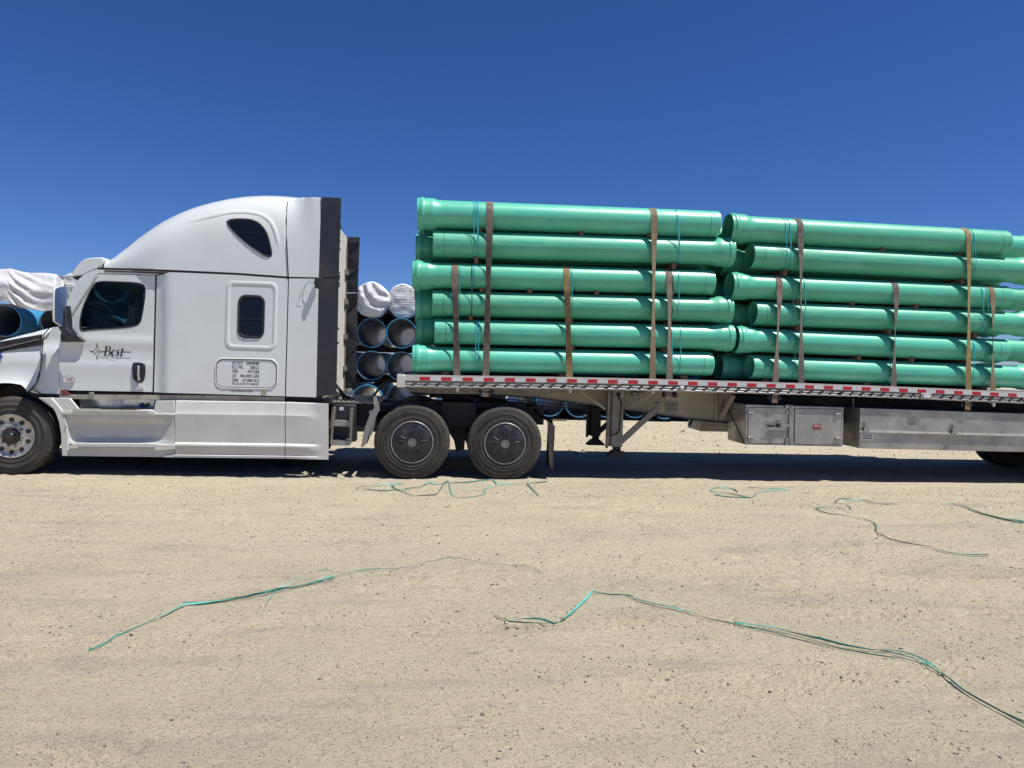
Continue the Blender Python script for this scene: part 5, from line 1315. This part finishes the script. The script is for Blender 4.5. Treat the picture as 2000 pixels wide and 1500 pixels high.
# ------------------------------------------------------------------ webbing straps
def strapmat(name, c, c2): return mat(name, c, 0.8, var=c2, vscale=18, vfac=0.9, bump=0.0012, bscale=200, low=0.35, high=0.65)
SM = {'grey': strapmat('grey_brown_webbing', (0.185, 0.150, 0.118), (0.095, 0.078, 0.062)), 'gold': strapmat('golden_webbing', (0.27, 0.195, 0.085), (0.135, 0.105, 0.055)),
      'tan': strapmat('tan_webbing', (0.215, 0.165, 0.095), (0.11, 0.09, 0.058)), 'dark': strapmat('dark_grey_webbing', (0.135, 0.118, 0.108), (0.055, 0.048, 0.044)),
      'yellow': strapmat('yellow_stained_webbing', (0.25, 0.19, 0.065), (0.15, 0.115, 0.06))}
def over_path(si, top, X, e, back=True, n=7):
    """from the far side over the top of row `top` and down to the front tangent of that row"""
    r = rad[top]+e; z = rz(si, top, X); pts = []
    if back:
        pts += [(2.342+r, z-0.3), (2.342+r, z)]
        for k in range(1, n+1): a = math.radians(90*k/n); pts.append((2.342+r*math.cos(a), z+r*math.sin(a)))
        pts += [(1.75, z+r+.001), (1.1, z+r+.001), (0.6, z+r)]
    for k in range(n+1):
        a = math.radians(90+90*k/n); pts.append((YP+r*math.cos(a), z+r*math.sin(a)))
    return pts
def strap(px_top, py_top, px_bot, si, top, mt, label, twist, tail_px, hook):
    Xt = P(px_top, py_top, 0.1).x; Xb = P(px_bot, 735, 0.035).x
    e = 0.006
    path = over_path(si, top, Xt, e)
    pts = [Vector((Xt, y, z)) for y, z in path]; tw = [0.0]*len(pts)
    a = pts[-1]; b = Vector((Xb, 0.030, dz(Xb)-0.10)); n = 26
    # must clear the lower rows: keep y at or in front of the pipes
    for k in range(1, n+1):
        t = k/n; q = a.lerp(b, t); q.y = min(q.y, YP-rad[top]-e-0.002) if q.z > dz(Xb)+0.05 else q.y
        q.y = min(q.y, 0.055) if k > 2 else q.y
        pts.append(q)
        tw.append(twist(t))
    zt = P(px_bot, tail_px, 0.03).z
    for k in range(1, 4): pts.append(Vector((Xb, 0.030, b.z+(zt-b.z)*k/3))); tw.append(0.0)
    sg = 1 if px_top > 1150 else -1
    wv = [Vector((math.cos(t), sg*math.sin(t), 0)) for t in tw]
    mb = MB(); mb.ribbon(pts, wv, 0.096, 0.004)
    o = thing('cargo_strap', (Xb, 0.03, dz(Xb)), label, 'strap', 'webbing straps holding down the pipes')
    mb.build('webbing', mt, o, ang=60)
    if hook:
        mb = MB(); z = zt; mb.pprism([(px_bot-3, tail_px-3), (px_bot+4, tail_px-3), (px_bot+3.5, tail_px+4), (px_bot+1, tail_px+6), (px_bot-1.5, tail_px+5)], 0.02, 0.045); mb.build('hook', M['alloy'], o, bevel=0.004)
    return o
s0 = lambda A: (lambda t: math.radians(A*0.84)*math.sin(math.pi*min(1, t*1.1))**1.3 if t < 0.9 else 0)
def halftw(A, p0=0.3, p1=1.0): return lambda t: math.radians(A)*math.sin(math.pi*sstep(p0-.3, p1, t))
strap(889, 516, 893, 0, 2, SM['grey'], 'short brown-grey strap, leftmost of all, tied over the third pipe row', s0(50), 760, True)
strap(957, 397, 949, 0, 0, SM['grey'], 'tall brown-grey strap over the left end of the stack nearest the cab', s0(58), 775, False)
strap(1107, 522, 1113, 0, 2, SM['gold'], 'short golden strap over the middle of the third row in the stack nearest the cab', s0(60), 762, True)
strap(1277, 410, 1275, 0, 0, SM['tan'], 'tall golden-brown strap over the right part of the stack nearest the cab', s0(62), 764, True)
strap(1307, 528, 1308, 0, 2, SM['grey'], 'short grey strap just right of the tall golden-brown strap', s0(55), 781, False)
strap(1522, 539, 1515, 1, 2, SM['grey'], 'short grey strap over the third row at the left end of the rear stack', s0(58), 787, False)
strap(1562, 428, 1566, 1, 0, SM['dark'], 'tall dark grey strap over the left end of the rear stack', s0(62), 764, True)
strap(1749, 549, 1746, 1, 2, SM['dark'], 'short grey strap over the middle of the third row in the rear stack', s0(60), 770, True)
strap(1890, 447, 1893, 1, 0, SM['yellow'], 'tall yellowish strap over the right part of the rear stack', s0(40), 801, False)
strap(1937, 558, 1941, 1, 2, SM['tan'], 'short tan strap at the far right over the third row of the rear stack', s0(64), 789, True)

# bands tied round each two-row bundle
def band(px0, px1, si, top, bot, label, mt=None, w_=0.012, open_=False):
    """closed loop round rows top..bot; px0 at the top row, px1 at the bottom row"""
    Xa = P(px0, 430+top*57, .06).x; Xb = P(px1, 430+bot*57, .06).x; e = 0.008
    pts = [Vector((Xa, y, z)) for y, z in over_path(si, top, Xa, e)]
    r = rad[bot]+e; z = rz(si, bot, Xb)
    yf = min(YP-rad[top]-e, YP-r)
    n = 6
    for k in range(1, n): t = k/n; pts.append(Vector((Xa+(Xb-Xa)*t, yf-0.006*math.sin(math.pi*t), rz(si, top, Xa)*(1-t)+z*t)))
    for k in range(0, 7): a = math.radians(180+90*k/6); pts.append(Vector((Xb, YP+r*math.cos(a), z+r*math.sin(a))))
    for y in (0.8, 1.5, 2.342): pts.append(Vector((Xb, y, z-r)))
    for k in range(1, 7): a = math.radians(270+90*k/6); pts.append(Vector((Xb, 2.342+r*math.cos(a), z+r*math.sin(a))))
    pts.append(pts[0])
    mb = MB(); mb.ribbon(pts, [Vector((1, 0, 0))]*len(pts), w_, 0.0025)
    o = mb.build('strapping_band', mt or M['twine'], None, ang=60); tag(o, label, 'band', 'thin bands tied round the pipe bundles')
band(926, 925, 0, 0, 1, 'leftmost thin teal band round the two top rows near the cab')
band(930.5, 933, 0, 0, 1, 'thin teal band second from the left round the two top rows near the cab')
band(933.5, 934, 0, 0, 1, 'thin teal band third from the left beside the tall brown-grey strap, top rows', w_=0.010)
band(1324, 1327, 0, 0, 1, 'wide teal band round the right end of the two top rows near the cab', w_=0.022)
band(898, 898, 0, 2, 3, 'thin teal band touching the short brown-grey strap on the third row')
band(921.5, 921.5, 0, 2, 3, 'thin dark band round the third and fourth rows near the cab', M['twined'], w_=0.014)
band(926, 927, 0, 2, 2, 'thin teal band round the third row beside the thin dark band')
band(1117.5, 1117.5, 0, 2, 3, 'thin teal band just right of the short golden strap')
band(1315, 1315, 0, 2, 3, 'thin dark band hugging the short grey strap near the cab', M['twined'], w_=0.012)
band(1327, 1326, 0, 2, 3, 'thin teal band round third and fourth rows right of the short grey strap')
band(930, 928, 0, 4, 5, 'left thin teal band round the two lowest rows near the cab')
band(935.5, 933.5, 0, 4, 5, 'right thin teal band round the two lowest rows near the cab')
band(1313.5, 1313, 0, 4, 5, 'thin teal band on the two lowest rows touching the short grey strap')
band(1331, 1329, 0, 4, 5, 'thin teal band on the two lowest rows right of the short grey strap')
band(1536, 1537, 1, 0, 1, 'left thin teal band at the left end of the rear stack top rows', w_=0.010)
band(1544, 1545, 1, 0, 1, 'right thin teal band at the left end of the rear stack top rows', w_=0.014)
band(1899, 1903, 1, 0, 1, 'left thin teal band beside the tall yellowish strap, top rows')
band(1905, 1908, 1, 0, 1, 'right thin teal band beside the tall yellowish strap, top rows')
band(1551, 1550, 1, 2, 3, 'thin teal band left of the tall dark strap on the rear stack middle rows')
band(1574, 1574, 1, 2, 3, 'thin teal band right of the tall dark strap on the rear stack middle rows')
band(1922, 1924, 1, 2, 3, 'thin teal band left of the short tan strap on the rear stack middle rows')
band(1932, 1934, 1, 2, 3, 'thin teal band touching the short tan strap on the rear stack middle rows')
band(1555, 1553, 1, 4, 5, 'thin teal band on the two lowest rows left of the tall dark strap')
band(1742, 1740, 1, 4, 5, 'thin teal band on the two lowest rows behind the middle short strap')
band(1906, 1903, 1, 4, 5, 'thin teal band on the two lowest rows right of the tall yellowish strap')
band(1930, 1929, 1, 4, 5, 'thin teal band on the two lowest rows left of the short tan strap')

# ------------------------------------------------------------------ blue pipe stacks behind the truck
OD = 0.415; BLN = 6.1
def big_pipe():
    mb = MB(); r, rb, t = 0.385, 0.428, 0.024
    mb.cur = 0
    mb.lathe([(0.0, rb-t), (0.0, rb), (0.14, rb), (0.2, rb), (0.34, r+.005), (0.40, r), (BLN, r), (BLN, r-t)], (0, 0, 0), axis='Y', seg=48)
    mb.cur = 1
    mb.lathe([(BLN, r-t), (0.40, r-t), (0.32, r-t+.005), (0.2, rb-t), (0.0, rb-t)], (0, 0, 0), axis='Y', seg=48)
    o = mb.build('blue_pipe', [M['blue'], M['bluein']], None, ang=40, origin=(0, 0, 0)); me = o.data; bpy.data.objects.remove(o); return me
bigm = big_pipe()
Xs0 = P(28, 650, 10.6).x; pitch = 0.872; rowh = 0.945
rb_ = random.Random(21)
cover = MB(); 
ring_n = 40
rowsc = []
for rr in (0.36, 0.27, 0.18, 0.09, 0.01):
    rowsc.append([(rr*math.cos(2*math.pi*k/ring_n), 0.02*noise.noise(Vector((rr*9*math.cos(2*math.pi*k/ring_n), rr*9*math.sin(2*math.pi*k/ring_n), 0))), rr*math.sin(2*math.pi*k/ring_n)) for k in range(ring_n)])
cover.loft(rowsc, close=True)
M['coverc'] = mat('backlit_cloth', (0.70, 0.72, 0.76), 0.8, bump=0.01, bscale=14, stretch=(1, 1, 3)); 
_b = M['coverc'].node_tree; 
_t = _b.nodes.new('ShaderNodeBsdfTranslucent'); _t.inputs[0].default_value = (0.75, 0.77, 0.8, 1); _mx = _b.nodes.new('ShaderNodeMixShader'); _mx.inputs[0].default_value = 0.55
_b.links.new(_b.nodes['Principled BSDF'].outputs[0], _mx.inputs[1]); _b.links.new(_t.outputs[0], _mx.inputs[2]); _b.links.new(_mx.outputs[0], _b.nodes['Material Output'].inputs[0])
co_ = cover.build('end_cover', M['coverc'], None, origin=(0, 0, 0)); coverm = co_.data; bpy.data.objects.remove(co_)
ncol = 27
rown = ['bottom', 'middle', 'upper']
def place_desc(px):
    if px < 120: return 'beyond the hood'
    if px < 680: return 'behind the cab'
    if px < 800: return 'in the gap behind the cab'
    if px < 1060: return 'beyond the drive wheels'
    if px < 1230: return 'beyond the landing gear'
    return 'beyond the trailer beam'
stackX = []
for c in range(ncol):
    X = Xs0+c*pitch; px_ = 1000+FPX*math.tan(math.atan2(X, 20.6)-YAW)
    if px_ > 1440: break
    stackX.append(X)
# line the columns up with the two mouths seen in the gap
sh_ = min((P(727, 650, 10.5).x-X for X in stackX), key=abs)
stackX = [x+sh_ for x in stackX]
sh2 = min((P(29, 623, 10.5).x-X for X in stackX), key=abs)
stackX = [stackX[0]-pitch]+stackX
stackX = [x+sh2*(1-sstep(P(150, 650, 10.5).x, P(500, 650, 10.5).x, x)) for x in stackX]
for c, X in enumerate(stackX):
    px_ = 1000+FPX*math.tan(math.atan2(X, 20.5)-YAW)
    for r_ in range(3):
        dy = rb_.uniform(-0.35, 0.35) if (c*7+r_) % 3 else rb_.uniform(-1.2, -0.4)
        if px_ < 120: dy = -0.45 if abs(X-P(29, 623, 10.5).x) < 0.4 else 0.35
        if px_ > 1060: dy = rb_.uniform(-0.1, 0.3)-0.2
        o = bpy.data.objects.new('blue_pipe', bigm); COL.objects.link(o); o.location = (X+rb_.uniform(-.01, .01), 10.5+dy, 0.51+r_*rowh)
        hid = (120 < px_ < 690) or (800 < px_ and r_ > 0)
        if hid: tag(o, 'large blue pipe of the storage stack hidden behind the truck', 'pipe', 'large blue pipes hidden behind the truck')
        else:
            nth = [k for k, q in enumerate(stackX) if place_desc(1000+FPX*math.tan(math.atan2(q, 20.5)-YAW)) == place_desc(px_)].index(c)
            tag(o, '%s large blue pipe in the %s row %s' % (('leftmost', 'second from left', 'third from left', 'fourth from left', 'fifth from left', 'sixth from left', 'seventh from left', 'eighth from left')[nth], rown[r_], place_desc(px_)), 'pipe', 'large blue pipes stacked behind the truck')
        if r_ > 0 or c % 3 == 1:
            if px_ < 1000:
                cv = bpy.data.objects.new('end_cover', coverm); COL.objects.link(cv); cv.parent = o; cv.location = (0, BLN-0.1, 0)
# timbers under the rows of the blue stack
for r_ in range(0, 4):
    for k, yy in enumerate((11.9, 15.2)):
        mb = MB(); z = r_*rowh+0.08; mb.box(stackX[0]-0.5, stackX[-1]+0.5, yy, yy+0.12, z-(0.11 if r_ else 0.08), z+0.046)
        tag(mb.build('stack_timber', M['timber'], None), '%s timber under row %s of the blue pipe stack' % (('near', 'far')[k], ('one', 'two', 'three', 'four')[r_]), 'timber', 'timbers in the blue pipe stack')
# cloth covered pipes on top
def wrapped(X, Y0, zc, style, seed, label, wx=0.47, wz=0.46, length=6.0):
    n, rings_ = 72, []
    sd = Vector((seed*3.7, seed*1.3, 0))
    def rad_at(a, y, k):
        q = Vector((math.cos(a)*1.0, math.sin(a)*1.0, y*0.5))+sd
        f = 1+0.05*noise.noise(q*1.6)
        if style == 'folds': f += 0.035*math.sin(a*5+y*2.2+3*noise.noise(q))
        return f
    for t in (0.01, 0.05, 0.1, 0.15, 0.2, 0.26, 0.31, 0.36, 0.42, 0.48, 0.54, 0.60, 0.65, 0.70, 0.75, 0.79, 0.83, 0.87, 0.90, 0.93, 0.95, 0.97, 0.99, 1.0):
        row = []
        for k in range(n):
            a = 2*math.pi*k/n; x, z = math.cos(a)*t, math.sin(a)*t
            if style == 'folds':
                # sweeping folds running from upper left to lower right
                u = x*0.75+z*0.9; v = x*0.9-z*0.55
                y = 0.040*math.sin(9*u+3.0*math.sin(2.0*v+seed)+1.5*noise.noise(Vector((x, z, seed))*2))*(0.4+0.6*t)+0.03*noise.noise(Vector((x*4, z*4, seed)))
                y -= 0.10*(1-t*t)
            else:
                y = 0.006*math.sin(46*z+2.5*noise.noise(Vector((x*3, z*2, seed))))+0.02*noise.noise(Vector((x*3, z*3, seed)))-0.04*(1-t*t)
            if t > 0.9: y += 0.10*((t-0.9)/0.1)**2
            f = rad_at(a, 0, k)
            row.append((X+x*wx*f, Y0+y, zc+z*wz*f))
        rings_.append(row)
    for y in (0.15, 0.3, 0.5, 0.8, 1.2, 1.7, 2.4, 3.2, 4.2, 5.2, length):
        row = []
        for k in range(n):
            a = 2*math.pi*k/n; f = rad_at(a, y, k); row.append((X+math.cos(a)*wx*f, Y0+y, zc+math.sin(a)*wz*f))
        rings_.append(row)
    mb = MB(); mb.loft(rings_, close=True, cap=True)
    o = mb.build('wrapped_pipe', M['cloth'], None, ang=75); tag(o, label, 'pipe', 'cloth wrapped pipes on top of the blue stack')
zt_ = 3*rowh+0.50
for c, X in enumerate(stackX):
    px_ = 1000+FPX*math.tan(math.atan2(X, 20.5)-YAW)
    if 120 < px_ < 200: wrapped(P(147, 570, 10.4).x, 10.3, zt_, 'rib', 2, 'ribbed white cloth wrapped pipe showing between the mirror and the windscreen pillar'); continue
    if 165 < px_ < 690 or px_ > 800:
        if px_ < 1400: wrapped(X, 10.6, zt_, 'rib', c, 'white cloth wrapped pipe hidden behind the truck and its load')
    elif px_ < 165:
        if c < 3: continue
        wrapped(X, 10.4, zt_-0.01*c, 'rib', c, 'white cloth wrapped pipe just right of the draped sheet behind the hood')
    else:
        k = 'folds' if px_ < 750 else 'rib'
        wrapped(X, 10.1 if k == 'folds' else 10.3, zt_, k, c+2, 'crumpled white cloth wrapped pipe just right of the black cab edge' if k == 'folds' else 'ribbed white cloth wrapped pipe touching the green load in the gap', wx=0.50 if k == 'folds' else 0.46, wz=0.50)
# the big draped sheet at the far left
mb = MB(); cols = 90; rws = 60; rows2 = []
YT = 9.9
topl = [(-60, 527), (0, 526), (20, 524.5), (45, 531), (60, 533), (90, 533), (112, 536), (125, 548)]
botl = [(-60, 588), (0, 588), (12, 589), (30, 596), (55, 604), (85, 608), (105, 606), (112, 603), (125, 600)]
for j in range(rws+1):
    v = j/rws; row = []
    for i in range(cols+1):
        px = -60+185*i/cols; yt = interp(px, topl); yb = interp(px, botl); py = yt+(yb-yt)*v
        # folds hang from the upper left and sweep down to the right
        fx = max(0.0, px-10)
        q = (py-524)-62*(1-math.exp(-fx/42.0))+5*noise.noise(Vector((px*0.03, py*0.03, 8)))
        fold = 0.6*sstep(106, 125, px)+0.034*math.sin(q*2*math.pi/19.0+1.2*noise.noise(Vector((px*0.02, 3, 1))))*sstep(2, 18, fx)*(0.3+0.7*sstep(85, 30, px))*sstep(0.0, 0.2, v)
        fine = 0.05*noise.noise(Vector((px*0.03, py*0.05, 2)))+0.008*noise.noise(Vector((px*0.12, py*0.16, 5)))
        bulge = -0.30*math.sin(math.pi/2*min(1, v*1.5+0.15))
        row.append(P(px, py, YT+bulge+fold*0.8+fine))
    top0 = row
    rows2.append(row)
first = [q+Vector((0, 0.4, -0.02)) for q in rows2[0]]; first2 = [q+Vector((0, 0.8, -0.10)) for q in rows2[0]]
full = [first2, first]+rows2
mb.loft(full)
o = mb.build('draped_sheet', M['cloth'], None, ang=85); sol = o.modifiers.new('thickness', 'SOLIDIFY'); sol.thickness = 0.006
tag(o, 'creased white sheet draped over pipes beyond the hood at the left edge', 'tarp')

# ------------------------------------------------------------------ strapping left lying on the ground
def catmull(pts, m=8):
    out = []
    for i in range(len(pts)-1):
        p0, p1, p2, p3 = pts[max(i-1, 0)], pts[i], pts[i+1], pts[min(i+2, len(pts)-1)]
        for q in range(m):
            t = q/m; out.append(0.5*((2*p1)+(p2-p0)*t+(2*p0-5*p1+4*p2-p3)*t*t+(3*p1-p0-3*p2+p3)*t**3))
    out.append(pts[-1]); return out
def litter(name, label, strands, seed=0):
    """strands: (list of (px,py,height), width, material index)"""
    mb = MB(); rr = random.Random(seed)
    for pts, wd, mi in strands:
        mb.cur = mi
        w3 = [G(x, y, h) for x, y, h in [(p[0], p[1], p[2] if len(p) > 2 else 0.012) for p in pts]]
        c = catmull(w3, 8); c = [Vector((q.x, q.y, max(q.z, 0.004)+gz(q.x, q.y)+0.004)) for q in c]
        ph = rr.uniform(0, 6); wv = []; ws = []
        for i, q in enumerate(c):
            d = (c[min(i+1, len(c)-1)]-c[max(i-1, 0)]).normalized(); s = d.cross(Vector((0, 0, 1))).normalized()
            t = 0.9*math.sin(i*0.13+ph)+0.5; wv.append(s*math.cos(t)+Vector((0, 0, 1))*math.sin(t))
        mb.ribbon(c, wv, wd, 0.0015)
    o = mb.build('loose_strapping', [M['debris'], M['debrisd']], None, ang=70); tag(o, label, 'strapping', 'loose strapping on the dirt'); return o
litter('a', 'long turquoise strapping lying lower left with a thin tail reaching the middle', [
    ([(172, 1272), (220, 1247), (290, 1215), (345, 1188), (360, 1181)], 0.013, 0),
    ([(357, 1177), (400, 1175), (460, 1167), (530, 1155), (600, 1140), (652, 1129)], 0.012, 1),
    ([(360, 1181), (430, 1172), (480, 1163), (520, 1155, .03), (545, 1149), (600, 1140), (648, 1125)], 0.014, 0),
    ([(380, 1181), (450, 1171), (520, 1158), (590, 1143), (650, 1133)], 0.008, 1),
    ([(521, 1178), (532, 1160), (545, 1148), (590, 1125, .05), (630, 1114, .05), (652, 1120, .03), (640, 1132)], 0.005, 0),
    ([(640, 1133), (690, 1116), (740, 1112), (800, 1105), (840, 1096), (870, 1091), (900, 1091), (960, 1099), (1010, 1105), (1040, 1110), (1062, 1119)], 0.005, 1),
    ([(650, 1128), (700, 1114), (760, 1110), (800, 1104)], 0.004, 0)], 1)
litter('b', 'longest turquoise and dark green strapping running from the centre to the lower right corner', [
    ([(967, 1200), (985, 1206), (998, 1211, .03), (1040, 1214), (1085, 1215)], 0.010, 1),
    ([(998, 1208, .05), (1030, 1205, .07), (1060, 1207, .05), (1083, 1214), (1110, 1200), (1140, 1175), (1158, 1156)], 0.016, 0),
    ([(1158, 1157), (1180, 1161), (1230, 1165), (1245, 1170), (1270, 1177), (1330, 1190), (1380, 1205), (1430, 1217)], 0.009, 1),
    ([(1165, 1160), (1210, 1163), (1250, 1173), (1300, 1184), (1350, 1195)], 0.007, 0),
    ([(1432, 1214), (1500, 1226), (1580, 1243), (1660, 1261), (1710, 1269), (1760, 1272), (1800, 1284), (1830, 1303), (1870, 1340), (1930, 1375), (2010, 1419)], 0.011, 1),
    ([(1436, 1217), (1500, 1225, .03), (1580, 1240, .04), (1650, 1258, .03), (1700, 1268)], 0.010, 0),
    ([(1434, 1217), (1470, 1228), (1560, 1245), (1640, 1265), (1700, 1277), (1770, 1287), (1810, 1298), (1850, 1322), (1890, 1352), (1950, 1386), (2010, 1414)], 0.008, 1),
    ([(1720, 1270), (1770, 1281), (1805, 1290), (1826, 1300)], 0.010, 0)], 2)
litter('c', 'tangle of pale strapping on the dirt right beside the two drive wheels', [
    ([(788, 946), (765, 946), (735, 949), (705, 949), (698, 954), (715, 956), (745, 960), (770, 958), (790, 956), (800, 957)], 0.016, 0),
    ([(765, 946), (772, 955), (790, 962), (815, 968), (840, 968), (853, 966), (860, 955), (870, 942), (877, 938)], 0.016, 1),
    ([(790, 957), (820, 950), (838, 944), (850, 946), (880, 942), (920, 942), (950, 939), (962, 937), (972, 944), (1000, 945), (1040, 944), (1068, 942)], 0.020, 0),
    ([(877, 940), (879, 955), (885, 968), (900, 973), (930, 970), (950, 963), (945, 958), (955, 952), (985, 947)], 0.010, 0),
    ([(1030, 945), (1040, 955), (1052, 966)], 0.014, 1)], 3)
litter('d', 'small coil of pale strapping right of the landing gear', [
    ([(1441, 961), (1430, 955), (1405, 952), (1390, 955), (1395, 960), (1430, 965), (1460, 972), (1470, 971), (1480, 962), (1510, 958), (1542, 956)], 0.018, 0),
    ([(1395, 966), (1420, 971), (1460, 973)], 0.016, 0), ([(1462, 951), (1490, 954), (1525, 955), (1540, 957)], 0.012, 1)], 4)
litter('e', 'thin dark green strapping snaking in an S below the long toolbox', [
    ([(1760, 984), (1740, 985), (1700, 980), (1660, 977), (1640, 977), (1632, 981), (1655, 987), (1662, 994)], 0.012, 1),
    ([(1655, 995), (1630, 990), (1600, 991), (1594, 995), (1620, 1003), (1660, 1008), (1690, 1016), (1710, 1024), (1712, 1038), (1730, 1050), (1770, 1061), (1820, 1070), (1850, 1078), (1900, 1083), (1932, 1083)], 0.012, 1),
    ([(1650, 979), (1690, 979), (1720, 985), (1745, 985)], 0.010, 0), ([(1830, 1073), (1870, 1081), (1930, 1082)], 0.008, 0)], 5)
litter('f', 'bundle of dark green strapping entering from the right edge below the wheels', [
    ([(1856, 984), (1880, 989), (1920, 1004), (1960, 1015), (2010, 1023)], 0.016, 1), ([(1845, 984), (1875, 987), (1915, 1001), (1960, 1013), (2010, 1018)], 0.012, 0), ([(1960, 1016), (1985, 1012), (1998, 1019), (1975, 1021), (2012, 1015)], 0.010, 0)], 6)
# splinter of wood lying behind the trailer
g0 = G(1090, 822); mb = MB(); mb.box(g0.x-0.35, g0.x+0.25, g0.y, g0.y+0.08, 0.005, 0.04)
tag(mb.build('wood_scrap', M['timber'], None, bevel=.004), 'thin wood scrap lying on the dirt beyond the rear mud flap', 'wood scrap')
# no level below thing > part > sub-part
def depth(o): return 0 if o.parent is None else 1+depth(o.parent)
for o in list(bpy.data.objects):
    while depth(o) > 2: o.parent = o.parent.parent
for o in bpy.data.objects:
    if '_o' in o: del o['_o']
